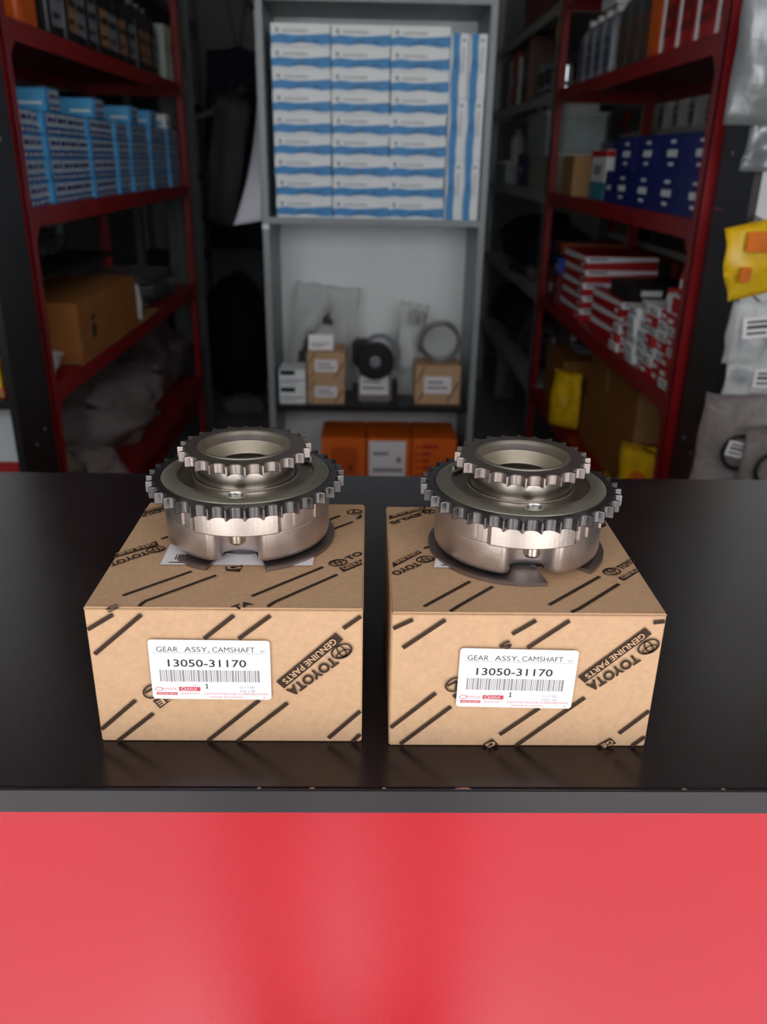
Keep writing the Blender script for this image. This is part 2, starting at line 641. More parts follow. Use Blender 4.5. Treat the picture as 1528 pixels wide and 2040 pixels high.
    blk.rect(lf, *P(.457, .81), *P(.466, .735), 2).rect(lf, *P(.450, .815), *P(.473, .803), 2).poly(lf, [P(.457, .735), P(.457, .750), P(.449, .757), P(.449, .749)], 2)
    tx(gry, 'D173B', .74, .86, .79, .04)
    tx(gry, 'HZ138', .74, .865, .855, .04)
    tx(red, 'TOYOTA MOTOR CORPORATION', .435, .965, .905, .034)
    tx(red, 'MADE IN JAPAN', .48, .76, .965, .032)
    tx(red, '#3', .93, .955, .965, .026)
    tx(red, 'TOYOTA', .085, .205, .83, .045)
    red.ellipse(lf, P(.058, .83), .0022, .0013, .0004)
    red.rect(lf, *P(.035, .93), *P(.21, .885), 2)
    tx(wht, 'GENUINE PARTS', .045, .20, .907, .025, 3)
    red.rect(lf, *P(.225, .86), *P(.405, .79), 2)
    tx(wht, 'LEXUS', .28, .375, .825, .04, 3)
    wht.ellipse(lf, P(.262, .825), .0014, .001, .0003, k=3)
    tx(red, 'GENUINE PARTS', .235, .395, .905, .025)
    for mb, nm, m in ((blk, 'label_black_print', M_BLACKINK), (gry, 'label_grey_print', M_GREYINK), (red, 'label_red_print', M_REDINK), (wht, 'label_white_print', M_STICK)):
        mb.build(nm, m, st)['kind'] = 'stuff'
    # the parts label on the lid, mostly under the gear
    q = [T(c) for c in topd['sticker']]
    s2 = MB().poly(ft, q, 3).build('lid_sticker', M_STICK, t)
    bc = MB()
    a = Vector(q[3])
    for k in range(9):
        bc.rect(ft, a.x + .008 + k * .0018, a.y + .007, a.x + .008 + k * .0018 + (.0012 if k % 3 else .0007), a.y + .015, 4)
    bc.line(ft, (a.x + .005, a.y + .003), (a.x + .016, a.y + .003), .0012, 4)
    bc.build('sticker_print', M_BLACKINK, s2)['kind'] = 'stuff'
    return t


DN = math.radians(218)
carton('kraft cardboard parts carton whose left end sits nearer the yellow packs', -.169, -.001, .440, .606, (150, 1180), (160, 820),
       {'lines': [((65, 185), (190, 85)), ((100, 310), (335, 100)), ((655, 232), (805, 100)), ((830, 232), (990, 100)),
                  ((1360, 180), (1450, 104)), ((130, 690), (308, 543)), ((220, 758), (397, 610)), ((675, 748), (935, 543)),
                  ((825, 760), (1078, 557)), ((1285, 735), (1455, 598)), ((1405, 760), (1455, 715))],
        'bars': [([(1322, 200), (1020, 448), (1060, 484), (1360, 236)], 'GENUINE PARTS', 1),
                 ([(500, 500), (395, 545), (432, 585), (545, 500)], 'GE', 1)],
        'text': [((1322, 335), (1085, 508), 'TOYOTA', .0072), ((222, 62), (160, 88), 'S', .0035)],
        'logos': [('T', (1352, 293), .0066, .0046, math.radians(212)), ('L', (392, 497), .0058, .0044, math.radians(215))]},
       {'lines': [((215, 935), (565, 812)), ((290, 1005), (325, 965)), ((325, 965), (690, 832)), ((870, 938), (1232, 790)), ((950, 992), (985, 968)), ((985, 968), (1305, 828)),
                  ((1252, 555), (1318, 530)), ((1265, 605), (1385, 560)), ((410, 648), (460, 632))],
        'bars': [([(385, 658), (180, 722), (165, 747), (400, 680)], 'GENUINE', 1), ([(1312, 795), (1425, 750), (1430, 778), (1335, 816)], 'GENUI', 0),
                 ([(430, 470), (335, 498), (318, 520), (430, 492)], 'GENUINE', 1), ([(1395, 545), (1425, 520), (1430, 538), (1412, 548)], None, 0),
                 ([(735, 790), (830, 770), (810, 815), (740, 810)], 'G', 0)],
        'text': [((340, 718), (150, 782), 'TOYOT', .0062), ((1352, 752), (1425, 718), 'TO', .0060), ((430, 500), (305, 534), 'LEXUS', .005),
                 ((775, 1003), (868, 972), 'TA', .0060)],
        'logos': [('T', (383, 703), .0062, .0045, math.radians(208)), ('T', (1308, 770), .0062, .0045, math.radians(25)), ('L', (1392, 512), .0055, .0045, math.radians(20))],
        'sticker': [(455, 680), (1195, 680), (1180, 787), (405, 782)]},
       [(367, 232), (988, 238), (997, 537), (400, 530)])
carton('kraft cardboard parts carton whose right end sits nearer the hanging bags', .0165, .1835, .4365, .602, (760, 1180), (760, 840),
       {'lines': [((55, 180), (160, 103)), ((108, 278), (325, 112)), ((662, 208), (785, 122)), ((740, 278), (955, 126)), ((1378, 150), (1450, 112)),
                  ((35, 682), (275, 507)), ((95, 765), (352, 575)), ((598, 718), (800, 583)), ((680, 775), (1030, 530)), ((1203, 712), (1365, 597)), ((1268, 775), (1335, 728))],
        'bars': [([(1336, 175), (995, 424), (1030, 456), (1370, 206)], 'GENUINE PARTS', 1), ([(560, 737), (508, 772), (545, 776), (596, 770)], 'G', 1),
                 ([(1160, 733), (1090, 772), (1130, 780), (1190, 762)], 'GE', 1), ([(398, 490), (358, 520), (372, 535), (410, 505)], None, 1)],
        'text': [((1300, 322), (1048, 482), 'TOYOTA', .0074), ((655, 250), (602, 280), 'S', .0055)],
        'logos': [('T', (1352, 270), .0066, .0046, math.radians(212)), ('L', (372, 462), .0060, .0046, math.radians(212))]},
       {'lines': [((215, 940), (450, 812)), ((350, 968), (390, 938)), ((390, 938), (565, 838)), ((850, 932), (1108, 787)), ((970, 985), (1005, 950)), ((1005, 950), (1205, 825)), ((1082, 570), (1105, 555)), ((215, 645), (245, 635))],
        'bars': [([(180, 655), (55, 715), (60, 742), (208, 665)], 'GENUINE', 1), ([(1197, 795), (1290, 745), (1308, 762), (1230, 810)], 'GENU', 0),
                 ([(225, 430), (38, 478), (38, 498), (222, 445)], 'GENUINE', 1), ([(625, 795), (735, 755), (725, 775), (660, 805)], 'GENU', 0), ([(1100, 530), (1130, 500), (1142, 530), (1120, 540)], None, 0)],
        'text': [((190, 722), (60, 778), 'TOYO', .0062), ((1205, 748), (1278, 705), 'TOYO', .0058), ((225, 462), (45, 520), 'LEXUS', .005)],
        'logos': [('T', (222, 702), .0062, .0045, math.radians(205)), ('T', (1168, 764), .0062, .0045, math.radians(28)), ('L', (240, 458), .005, .004, math.radians(200)), ('T', (618, 757), .006, .0044, math.radians(25))],
        'sticker': [(285, 660), (800, 660), (780, 757), (265, 745)]},
       [(400, 275), (998, 288), (960, 582), (375, 570)])


# ------------------------------------------------------------------ the two cam gears
def sprocket_ring(n, ro, rr, seat):
    """outline of a roller sprocket: round seats between narrow pointed tips"""
    pts = []
    step = 2 * math.pi / n
    for i in range(n):
        a0 = i * step
        for k in range(9):
            s = -1 + 2 * k / 8
            # seat: concave arc from tip to tip
            ang = a0 + s * step * .455
            d = ro - (ro - rr) * math.sqrt(max(0, 1 - (abs(s)) ** 2.4))
            pts.append((d * math.cos(ang), d * math.sin(ang)))
        ang = a0 + .5 * step
        pts.append((ro * 1.001 * math.cos(ang), ro * 1.001 * math.sin(ang)))
    return pts


def ring_between(mb, outline, r_in, z0, z1, cham=.0006):
    n = len(outline)
    inner = [(r_in * math.cos(math.atan2(y, x)), r_in * math.sin(math.atan2(y, x))) for x, y in outline]
    sh = [(x * (1 - cham / math.hypot(x, y)), y * (1 - cham / math.hypot(x, y))) for x, y in outline]
    rings = [[(x, y, z0) for x, y in inner], [(x, y, z0) for x, y in sh], [(x, y, z0 + cham) for x, y in outline],
             [(x, y, z1 - cham) for x, y in outline], [(x, y, z1) for x, y in sh], [(x, y, z1) for x, y in inner], [(x, y, z0) for x, y in inner]]
    mb.loft(rings, cap=False, smooth=False)
    return mb


def notch_outline(R, notches, depth=.0165, half=.0125, rc=.0065, seg=44):
    """round housing outline with three scooped notches between rounded lobes"""
    w = half + rc
    loc = []                       # one notch seen from above, opening towards +y, from -x to +x
    yr = math.sqrt(R * R - w * w)
    for k in range(7):             # convex lobe edge
        a = math.radians(90 * k / 6)
        loc.append((-w + rc * math.sin(a), yr - rc + rc * math.cos(a)))
    b = half * .92
    for k in range(9):             # concave floor
        a = math.radians(180 + 180 * k / 8)
        loc.append((half * math.cos(a), yr - depth + b * .55 + b * .55 * math.sin(a)))
    for k in range(7):
        a = math.radians(90 - 90 * k / 6)
        loc.append((w - rc * math.sin(a), yr - rc + rc * math.cos(a)))
    span = math.asin(w / R)
    pts = []
    ns = sorted(notches)
    for i, na in enumerate(ns):
        nxt = ns[(i + 1) % len(ns)] + (2 * math.pi if i == len(ns) - 1 else 0)
        ca, sa = math.cos(na - math.pi / 2), math.sin(na - math.pi / 2)
        for x, y in reversed(loc):
            pts.append((x * ca - y * sa, x * sa + y * ca))
        a0, a1 = na + span, nxt - span
        for k in range(1, seg):
            a = a0 + (a1 - a0) * k / seg
            pts.append((R * math.cos(a), R * math.sin(a)))
    return pts


def cam_gear(label, cx, cyy, rz, plate_gaps, tooth_phase):
    t = thing('camshaft_gear', label, 'gear', (cx, cyy, CT + BH + .0002), rz)
    R = .0572
    notches = [math.radians(-90), math.radians(30), math.radians(150)]
    # lower plate, an annulus with gaps
    g = MB()
    seg = 180
    ok = []
    for i in range(seg):
        a = 360.0 * (i + .5) / seg - 180
        ok.append(not any(g0 <= a <= g1 for g0, g1 in plate_gaps))
    first = next(i for i in range(seg) if ok[i] and not ok[i - 1])
    for i in [(first + k) % seg for k in range(seg)]:
        if not ok[i]:
            if g.f:
                g.build('lower_plate', M_DULLSTEEL, t)
                g = MB()
            continue
        a0, a1 = math.radians(360.0 * i / seg - 180), math.radians(360.0 * (i + 1) / seg - 180)
        ri, ro, z0, z1 = .038, .0612, 0, .0026
        vs = [(r * math.cos(a), r * math.sin(a), z) for a in (a0, a1) for r in (ri, ro) for z in (z0, z1)]
        fs = [(1, 3, 7, 5), (0, 4, 6, 2), (2, 6, 7, 3), (0, 1, 5, 4)]
        if not ok[i - 1]:
            fs.append((0, 2, 3, 1))
        if not ok[(i + 1) % seg]:
            fs.append((4, 5, 7, 6))
        g.add(vs, fs)
    if g.f:
        g.build('lower_plate', M_DULLSTEEL, t)
    MB().lathe([(.026, 0), (.034, 0), (.034, .006), (.026, .006)], seg=64, smooth=False).build('plate_hub', M_DARKSTEEL, t)
    # cast housing
    o = notch_outline(R, notches)
    h = MB()
    rings = []
    for z, s in ((.0046, .030), (.0046, -.0030), (.0052, -.0014), (.0066, -.0004), (.0085, 0), (.0245, 0), (.0265, .0)):
        if s == .030:
            rings.append([(x * .5, y * .5, z) for x, y in o])
        else:
            rings.append([(x + s * x / math.hypot(x, y), y + s * y / math.hypot(x, y), z) for x, y in o])
    h.loft(rings, cap=True, smooth=True)
    hs = h.build('housing', M_ALU, t)
    # flange band, flat facets and small lugs
    band = MB()
    n = 120
    rr = []
    for i in range(n):
        a = 2 * math.pi * i / n
        d = math.degrees((a + math.pi / 2 + math.pi) % (2 * math.pi) - math.pi)
        r = R + .0004
        if abs(d) < 27:
            r = R + .0019
        rr.append((r * math.cos(a), r * math.sin(a)))
    band.loft([[(x * .7, y * .7, .0250) for x, y in rr], [(x * .992, y * .992, .0250) for x, y in rr], [(x, y, .0258) for x, y in rr], [(x, y, .0385) for x, y in rr],
               [(x * .985, y * .985, .0395) for x, y in rr], [(x * .7, y * .7, .0395) for x, y in rr]], cap=False)
    band.build('flange', M_ALU, t)
    for d in (-58, -50, -129, -31):
        a = math.radians(d)
        lug = MB().box(-.0009, .0009, -.0008, .0014, .0275, .0385, .0003)
        lo = lug.build('cast_rib', M_ALU, t)
        lo.location = ((R + .0006) * math.cos(a), (R + .0006) * math.sin(a), 0)
        lo.rotation_euler = (0, 0, a + math.pi / 2)
    for na in notches:
        MB().lathe([(.0, .0180), (.0026, .0180), (.0046, .0186), (.0056, .0202), (.0056, .0255)],
                   ((R - .0040) * math.cos(na), (R - .0040) * math.sin(na), 0), 24).build('bolt_end', M_STEEL, t)
    # big sprocket
    b = MB()
    out = sprocket_ring(36, .0682, .0628, 0)
    ca, sa = math.cos(tooth_phase), math.sin(tooth_phase)
    out = [(x * ca - y * sa, x * sa + y * ca) for x, y in out]
    ring_between(b, out, .0585, .0398, .0478)
    b.build('chain_sprocket', M_DARKSTEEL, t)
    MB().lathe([(.0592, .0440), (.0592, .0466), (.0578, .0466), (.0578, .0440)], seg=96, smooth=False).build('groove', M_DARKSTEEL, t)
    MB().lathe([(.0583, .0462), (.0578, .0482), (.0560, .0492), (.0500, .0497), (.0475, .0497), (.0470, .0494), (.0468, .0474)], seg=96).build('cover_ring', M_BEIGE, t)
    MB().lathe([(.0472, .0475), (.0368, .0475), (.0362, .0483), (.0355, .0483), (.0352, .0475), (.0345, .0475)], seg=96, smooth=False).build('cover_disc', M_POLISH, t)
    MB().lathe([(.0349, .0472), (.0349, .0600), (.0349, .0640)], seg=96).build('collar', M_STEEL, t)
    for k, na in enumerate((-90, 30, 150)):
        a = math.radians(na)
        c = (.0483 * math.cos(a), .0483 * math.sin(a))
        el = MB()
        el.lathe([(.0, 0), (.0062, 0), (.0068, -.0007)], seg=28)
        p = el.build('pin_boss', M_BEIGE, t)
        p.location = (c[0], c[1], .0500)
        p.rotation_euler = (0, 0, a)
        p.scale = (.70, 1.15, 1)
        q = MB().lathe([(.0, .0016), (.0030, .0016), (.0036, .0010), (.0036, -.0004)], seg=20).build('pin', M_CHROME if (k < 2 or rz) else M_DARKSTEEL, t)  # one gear's last pin is dark steel, standing in for a shaded hole
        q.location = (c[0], c[1], .0502)
        q.rotation_euler = (0, 0, a)
        q.scale = (.62, 1.25, 1)
    # small sprocket
    s = MB()
    out = sprocket_ring(24, .0455, .0404, 0)
    ring_between(s, out, .0310, .0612, .0682, .0005)
    s.build('upper_sprocket', M_DULLSTEEL, t)
    MB().lathe([(.0322, .0680), (.0318, .0688), (.0300, .0690), (.0292, .0684), (.0290, .0664), (.0286, .0660)], seg=96).build('bore_rim', M_BEIGE, t)
    MB().lathe([(.0287, .0662), (.0284, .0618)], seg=96).build('bore_wall', M_DULLSTEEL, t)
    MB().lathe([(.0284, .0619), (.0280, .0612), (.0216, .0556), (.0212, .0548)], seg=96).build('bore_cone', M_CONE, t)
    MB().lathe([(.0212, .0549), (.0206, .0546), (.0203, .0300), (.0195, .0292), (.0180, .0240), (.0080, .0230), (.0, .0230)], seg=96).build('centre_bore', M_STEEL, t)
    MB().lathe([(.0349, .0250), (.0300, .0250), (.0300, .0200), (.0, .0200)], seg=64).build('rotor_core', M_STEEL, t)
    return t


cam_gear('steel camshaft gear with its base plate split evenly below the front notch', -.0835, .546, 0.0,
         [(-109, -72), (-181, -135), (150, 181)], .03)
cam_gear('steel camshaft gear whose base plate sticks out on one side only', .1058, .531, math.radians(1),
         [(-79, -47), (20, 60)], .11)

# ------------------------------------------------------------------ racks
SH = (1.713, 1.313, .880, .437)


def rack(name, label, xi, sgn, y0, y1, depth, levels, mt, top=2.35, lip=.046, deck=None):
    deck = deck or mt
    t = thing(name, label, 'shelf', (xi, (y0 + y1) / 2, 0))
    L = (y1 - y0) / 2
    for yy, d in ((-L, 1), (L, -1)):
        for xx, e in ((0, sgn), (sgn * depth, -sgn)):
            # slotted angle post: two thin legs
            p = MB()
            p.box(min(xx, xx + e * .036), max(xx, xx + e * .036), min(yy, yy + d * .003), max(yy, yy + d * .003), 0, top)
            p.box(min(xx, xx + e * .003), max(xx, xx + e * .003), min(yy, yy + d * .036), max(yy, yy + d * .036), 0, top)
            p.build('post', mt, t)
    for z in levels:
        s = MB()
        a, b = sorted((sgn * .004, sgn * (depth - .004)))
        MB().box(a + .004, b - .004, -L + .006, L - .006, z - .006, z).build('shelf_deck', deck, t)
        for xx in (sgn * .004, sgn * (depth - .004)):
            s.box(min(xx, xx + sgn * .003), max(xx, xx + sgn * .003), -L + .004, L - .004, z - lip, z - .004)
        for yy in (-L + .004, L - .007):
            s.box(a, b, yy, yy + .003, z - lip, z - .004)
        s.build('shelf', mt, t)
        for yy, d in ((-L, 1), (L, -1)):
            g = MB()
            g.add([(sgn * .0025, yy + d * .036, z - lip), (sgn * .0025, yy + d * .075, z - lip), (sgn * .0025, yy + d * .036, z - lip - .04)], [(0, 1, 2)])
            g.build('gusset', mt, t)
    return t


RL = rack('storage_rack', 'red steel storage rack holding stacked light blue boxes', -.80, -1, 2.08, 4.02, .42, SH + (2.10,), M_REDPAINT)
RR = rack('storage_rack', 'red steel storage rack holding dark blue and red-white boxes', .78, 1, 2.07, 3.90, .42, SH + (2.05,), M_REDPAINT)
RF = rack('storage_rack', 'light grey steel storage rack next to the grey cabinet, with clear bins', .78, 1, 3.91, 5.80, .42, SH + (2.05,), M_GREYRACK)
RG = rack('storage_rack', 'dark grey steel storage rack behind the rack of light blue boxes', -1.10, -1, 4.28, 6.1, .42, (1.74, 1.33, .83, .42, 2.2), M_DARKRACK)
RB = rack('storage_rack', 'red steel rack with white shelf edges seen through the dark blue boxes rack', 1.27, 1, 2.3, 4.6, .40, (1.57, 1.10, .6, .12), M_REDPAINT)
for z in (1.57, 1.10):
    MB().box(-.002, .001, -.2, 1.14, z - .025, z + .004).build('edge_strip', M_WHITEP, RB)


# ------------------------------------------------------------------ product makers (front face looks along -y, origin at base centre of the front)
def rrect(hx, hy, r, z, cx=0.0, cyy=0.0, n=4):
    pts = []
    for sx, sy, a0 in ((1, 1, 0), (-1, 1, 90), (-1, -1, 180), (1, -1, 270)):
        for k in range(n + 1):
            a = math.radians(a0 + 90 * k / n)
            pts.append((cx + sx * (hx - r) + r * math.cos(a), cyy + sy * (hy - r) + r * math.sin(a), z))
    return pts


def bottle(label, body, cap, labelm, w, d, h, cat='bottle', group=None, handle=True):
    t = thing('oil_bottle', label, cat, group=group)
    hx, hy = w / 2, d / 2
    b = MB()
    b.loft([rrect(hx * .94, hy * .94, .012, 0), rrect(hx, hy, .014, .008), rrect(hx, hy, .014, h * .66), rrect(hx * .93, hy * .93, .014, h * .76),
            rrect(hx * .55, hy * .7, .012, h * .86), rrect(.016, .016, .0155, h * .89), rrect(.016, .016, .0155, h * .92)], True, True)
    if handle:
        b.tube([(hx * .35, 0, h * .87), (hx * .8, 0, h * .86), (hx * .95, 0, h * .76), (hx * .93, 0, h * .62)], .010, 8)
    b.build('body', body, t)
    MB().lathe([(.0195, h * .905), (.0195, h * .985), (.017, h), (0, h)], seg=16).build('cap', cap, t)
    lb = MB()
    f = Face((0, -hy, 0), (1, 0, 0), (0, 0, 1), .0008)
    lb.rect(f, -hx * .78, h * .14, hx * .78, h * .58)
    lo = lb.build('paper_label', labelm, t)
    pr = MB()
    for q in (f,):
        pr.rect(q, -hx * .6, h * .40, hx * .6, h * .48, 2)
        pr.rect(q, -hx * .6, h * .22, hx * .3, h * .27, 2)
    pr.build('label_print', body, lo)['kind'] = 'stuff'
    return t


def pack(name, label, w, d, h, m, deco=(), cat='box', group=None, bev=.0012):
    """cardboard pack: origin at centre of base. deco: (face, u0, v0, u1, v1, material, name) fractions of face"""
    t = thing(name, label, cat, group=group)
    MB().box(-w / 2, w / 2, -d / 2, d / 2, 0, h, bev).build('body', m, t)
    fr = {'f': (Face((-w / 2, -d / 2, 0), (1, 0, 0), (0, 0, 1), .0006), w, h), 'l': (Face((-w / 2, d / 2, 0), (0, -1, 0), (0, 0, 1), .0006), d, h),
          'r': (Face((w / 2, -d / 2, 0), (0, 1, 0), (0, 0, 1), .0006), d, h), 't': (Face((-w / 2, -d / 2, h), (1, 0, 0), (0, 1, 0), .0006), w, d)}
    parts, count = {}, {}
    for it in deco:
        face, nm, mm = it[0], it[1], it[2]
        f, fw, fh = fr[face]
        key = (nm, mm.name)
        count[key] = count.get(key, 0) + 1
        mb = parts.setdefault(key, (MB(), mm))[0]
        k = it[4] if len(it) > 4 else 1
        sh = it[3]
        if isinstance(sh, str):
            mb.text(f, sh, (it[5][0] * fw, it[5][1] * fh), it[5][2] * fw, it[5][3] * fh, it[5][4] if len(it[5]) > 4 else 0, k)
        elif len(sh) == 4 and not isinstance(sh[0], tuple):
            mb.rect(f, sh[0] * fw, sh[1] * fh, sh[2] * fw, sh[3] * fh, k)
        else:
            mb.poly(f, [(a * fw, b * fh) for a, b in sh], k)
    for key, (mb, mm) in parts.items():
        o = mb.build(key[0], mm, t)
        if count[key] > 1:
            o['kind'] = 'stuff'
    return t


def bag(name, label, w, h, th, m, seed, cat='bag', group=None, n=14, flop=0.25, tie=False):
    """pillow of crumpled film standing or hanging; origin at centre of its base"""
    t = thing(name, label, cat, group=group)
    vs = []
    for side in (-1, 1):
        for j in range(n + 1):
            for i in range(n + 1):
                u, v = i / n * 2 - 1, j / n
                e = max(0, (1 - abs(u) ** 3)) * math.sin(math.pi * min(1, max(0, .06 + .88 * v))) ** .6
                ww = w * (1 - .25 * flop * v * v)
                if tie:
                    ww = w * (1 if v < .72 else max(.16, 1 - (v - .72) * 5.2 if v < .88 else .16 + (v - .88) * 4))
                nz = noise.noise_vector(Vector((u * 2.2 + seed * 7.1, v * 3.1 + side * 1.7, seed * 1.3)))
                x = u * ww / 2 + noise.noise(Vector((u * 2 + seed * 3.3, v * 3, seed))) * w * .07
                y = side * th / 2 * (e * .85 + .05) + nz.y * th * .35 * (.3 + e)
                z = v * h + nz.z * h * .03 * (1 if 0 < j else 0)
                vs.append((x, y, max(0, z)))
    fs = []
    N = (n + 1) ** 2
    for s in (0, 1):
        for j in range(n):
            for i in range(n):
                a = s * N + j * (n + 1) + i
                q = (a, a + 1, a + n + 2, a + n + 1)
                fs.append(q if s == 0 else q[::-1])
    for i in range(n):
        for j0 in (0, n):
            a = j0 * (n + 1) + i
            fs.append((a, a + N, a + N + 1, a + 1))
            a = i * (n + 1) + j0
            fs.append((a, a + n + 1, a + n + 1 + N, a + N))
    MB().add(vs, fs, True).build('film', m, t)
    return t


def heap(name, label, sx, sy, sz, m, seed, cat='bag', rough=.28, group=None):
    """crumpled sack lying on a shelf, flat underneath"""
    t = thing(name, label, cat, group=group)
    bm = bmesh.new()
    bmesh.ops.create_icosphere(bm, subdivisions=4, radius=1)
    for v in bm.verts:
        p = v.co.copy()
        q = noise.noise_vector(p * 1.7 + Vector((seed * 3.3, 0, 0))) * rough
        q += noise.noise_vector(p * 4.6 + Vector((0, seed * 2.1, 0))) * rough * .35
        p += q
        v.co = (p.x * sx, p.y * sy, max(0, (p.z * .5 + .48) * sz))
    MB().bm(bm, True).build('film', m, t)
    return t


def carton_plain(name, label, w, d, h, m, group=None, tape=None, cat='box'):
    t = pack(name, label, w, d, h, m, cat=cat, group=group)
    g = MB()
    for s in (-1, 1):
        g.box(-w / 2, w / 2, s * .0015 - .0004, s * .0015 + .0004, h - .0005, h + .0006)
    g.build('lid_flap_edge', m, t)
    if tape:
        tp = MB().box(-w / 2 - .0006, w / 2 + .0006, -.024, .024, h - .04, h + .0007)
        tp.build('tape', tape, t)
    return t


PI2 = math.pi / 2
NTH = ('first', 'second', 'third', 'fourth', 'fifth', 'sixth', 'seventh', 'eighth', 'ninth', 'tenth', 'eleventh', 'twelfth', 'thirteenth', 'fourteenth',
       'fifteenth', 'sixteenth', 'seventeenth', 'eighteenth', 'nineteenth', 'twentieth', 'twenty-first', 'twenty-second')
FACE_R = -PI2            # a pack on the right rack turns its front to the aisle (-x)
FACE_L = PI2             # a pack on the left rack turns its front to the aisle (+x)

# ------------------------------------------------------------------ left rack stock
# light blue boxes, four high, along the shelf at eye level
G_LB = 'light blue boxes stacked on the red rack'
fb = Stock(pack('filter_box', 'small light blue and white box in the tall stacks on the red rack', .088, .15, .0545, M_BLUEBOX,
                [('f', 'white_panel', mat('grey_white_card', 'b4bec6', .5), (.06, .36, .95, .90)), ('f', 'dark_print', M_NAVY, (.16, .54, .55, .74), 2), ('f', 'dark_print', M_NAVY, (.62, .54, .86, .74), 2),
                 ('f', 'dark_print', M_NAVY, (.02, .06, .98, .26), 1), ('f', 'white_dots', M_WHITE, (.12, .10, .30, .20), 2), ('f', 'white_dots', M_WHITE, (.45, .10, .62, .20), 2), ('f', 'white_dots', M_WHITE, (.75, .10, .92, .20), 2),
                 ('l', 'end_panel', M_LBLUE, (.04, .06, .96, .94)), ('l', 'end_print', M_WHITE, (.5, .3, .9, .42), 2)], group=G_LB))
rng = random.Random(11)
y = 2.17
ncol = 0
while y < 3.93:
    jx = rng.choice((0, 0, .006, -.004, .012))
    for k in range(4):
        fb.put((-.888 - jx + rng.uniform(-.002, .002), y, SH[1] + k * .0546), FACE_L + rng.uniform(-.012, .012), group=G_LB,
               label='light blue box, %s from the shelf, %s column from the black display unit' % (NTH[k], NTH[ncol]))
    y += .0915
    ncol += 1
for k, yy in enumerate((2.385, 2.78, 3.19, 3.47)):
    tp = fb.put((-.888, yy + .01, SH[1] + 4 * .0546), FACE_L, group='single boxes on top of the light blue stacks',
                label='%s single box on top of the light blue stacks from the display unit' % NTH[k])
wb = pack('filter_box', 'white box on top of the light blue stacks beside the rack post', .08, .15, .052, M_WHITE, [('f', 'dark_print', M_NAVY, (.1, .3, .8, .5)), ('l', 'end_print', M_LBLUE, (.1, .2, .9, .5))])
wb.location = (-.89, 3.72, SH[1] + 4 * .0546)
wb.rotation_euler = (0, 0, FACE_L)

# oil bottles above the light blue boxes
ob = bottle('dark oil bottle beside the orange bottle on the top shelf', M_BLACKP, M_REDP, M_GREYP, .12, .09, .26)
ob.location = (-.90, 2.20, SH[0]); ob.rotation_euler = (0, 0, FACE_L)
ob = bottle('orange oil bottle among dark bottles on the top shelf', M_ORANGEP, M_ORANGEP, M_ORANGEP, .13, .10, .27)
ob.location = (-.90, 2.40, SH[0]); ob.rotation_euler = (0, 0, FACE_L)
G = 'dark oil bottles with pale labels in a row'
b1 = Stock(bottle('black oil bottle with grey label in the top row beside orange bottle', M_BLACKP, M_BLACKP, M_GREYP, .105, .08, .235, group=G))
b2 = Stock(bottle('black oil bottle with brown label in the top row beside orange bottle', M_BLACKP, M_DKGREYP, mat('tan_label', '9c7355', .6), .105, .08, .235, group=G))
yy = 2.57
for k in range(11):
    (b2 if k in (1, 4, 6, 8, 9) else b1).put((-.875 + rng.uniform(-.006, .006), yy, SH[0]), FACE_L + rng.uniform(-.05, .05), group=G,
                                                label='%s black bottle after the orange one, with %s label, top shelf' % (NTH[k], 'brown' if k in (1, 4, 6, 8, 9) else 'grey'))
    yy += .112
for k in range(2):
    p = pack('slim_box', ['slim pale green box ending the row of dark bottles', 'slim cream box ending the row of dark bottles'][k], .06, .16, .20, [mat('pale_green_card', '9aa698', .6), mat('cream_card', 'b9b29c', .6)][k],
             [('f', 'print', M_DKGREYP, (.2, .5, .8, .7))])
    p.location = (-.90, 3.83 + k * .075, SH[0]); p.rotation_euler = (0, 0, FACE_L)

# the carton shelf
cb = carton_plain('shipping_carton', 'large orange-brown cardboard carton lying on the red rack', .62, .36, .165, mat('amber_cardboard', '9a5f26', .8, var=.1))
cb.location = (-.985, 2.66, SH[2] + .006); cb.rotation_euler = (0, 0, FACE_L)
f = Face((0, -.18, 0), (1, 0, 0), (0, 0, 1), .0006)
MB().rect(f, -.20, .05, -.16, .09).rect(f, -.20, .10, -.16, .115).build('printed_mark', M_INK, cb)
tag(MB().box(-1.2, -.806, 2.36, 3.3, SH[2], SH[2] + .005).build('cardboard_sheet', M_TAN), 'flat cardboard sheet under the large orange-brown carton', 'cardboard')
ps = bag('document_bag', 'crumpled white paper bag at the near end of the carton shelf', .17, .26, .03, M_PAPER, 5, n=12)
ps.location = (-.90, 2.13, SH[2] + .016); ps.rotation_euler = (-PI2 * .94, 0, math.radians(12))
for k in range(7):
    pl = bag('wrapped_gasket', '%s flat grey plastic-wrapped part from the bottom, behind the large carton' % NTH[k], .30, .46, .010, M_FILMGREY, 20 + k, n=10, group='flat wrapped parts piled behind the carton')
    pl.location = (-1.00 + rng.uniform(-.02, .02), 3.34 + rng.uniform(-.03, .03), SH[2] + .012 + k * .015)
    pl.rotation_euler = (-PI2, 0, rng.uniform(-.06, .06))
pl = bag('wrapped_part', 'small white wrapped part leaning beside the large carton', .09, .12, .05, M_WHITEP, 9)
pl.location = (-.86, 3.06, SH[2] + .006)
pl = pack('parts_box', 'small bright blue box deep inside the carton shelf', .10, .10, .09, mat('bright_blue_card', '2c4fb0', .5), [('l', 'print', M_WHITE, (.2, .3, .8, .6))])
pl.location = (-1.0, 2.29, 1.135)
tag(MB().box(-1.20, -.86, 2.12, 2.95, 1.12, 1.133).build('loose_board', M_BLACKBOARD), 'dark loose board resting above the large carton', 'board')
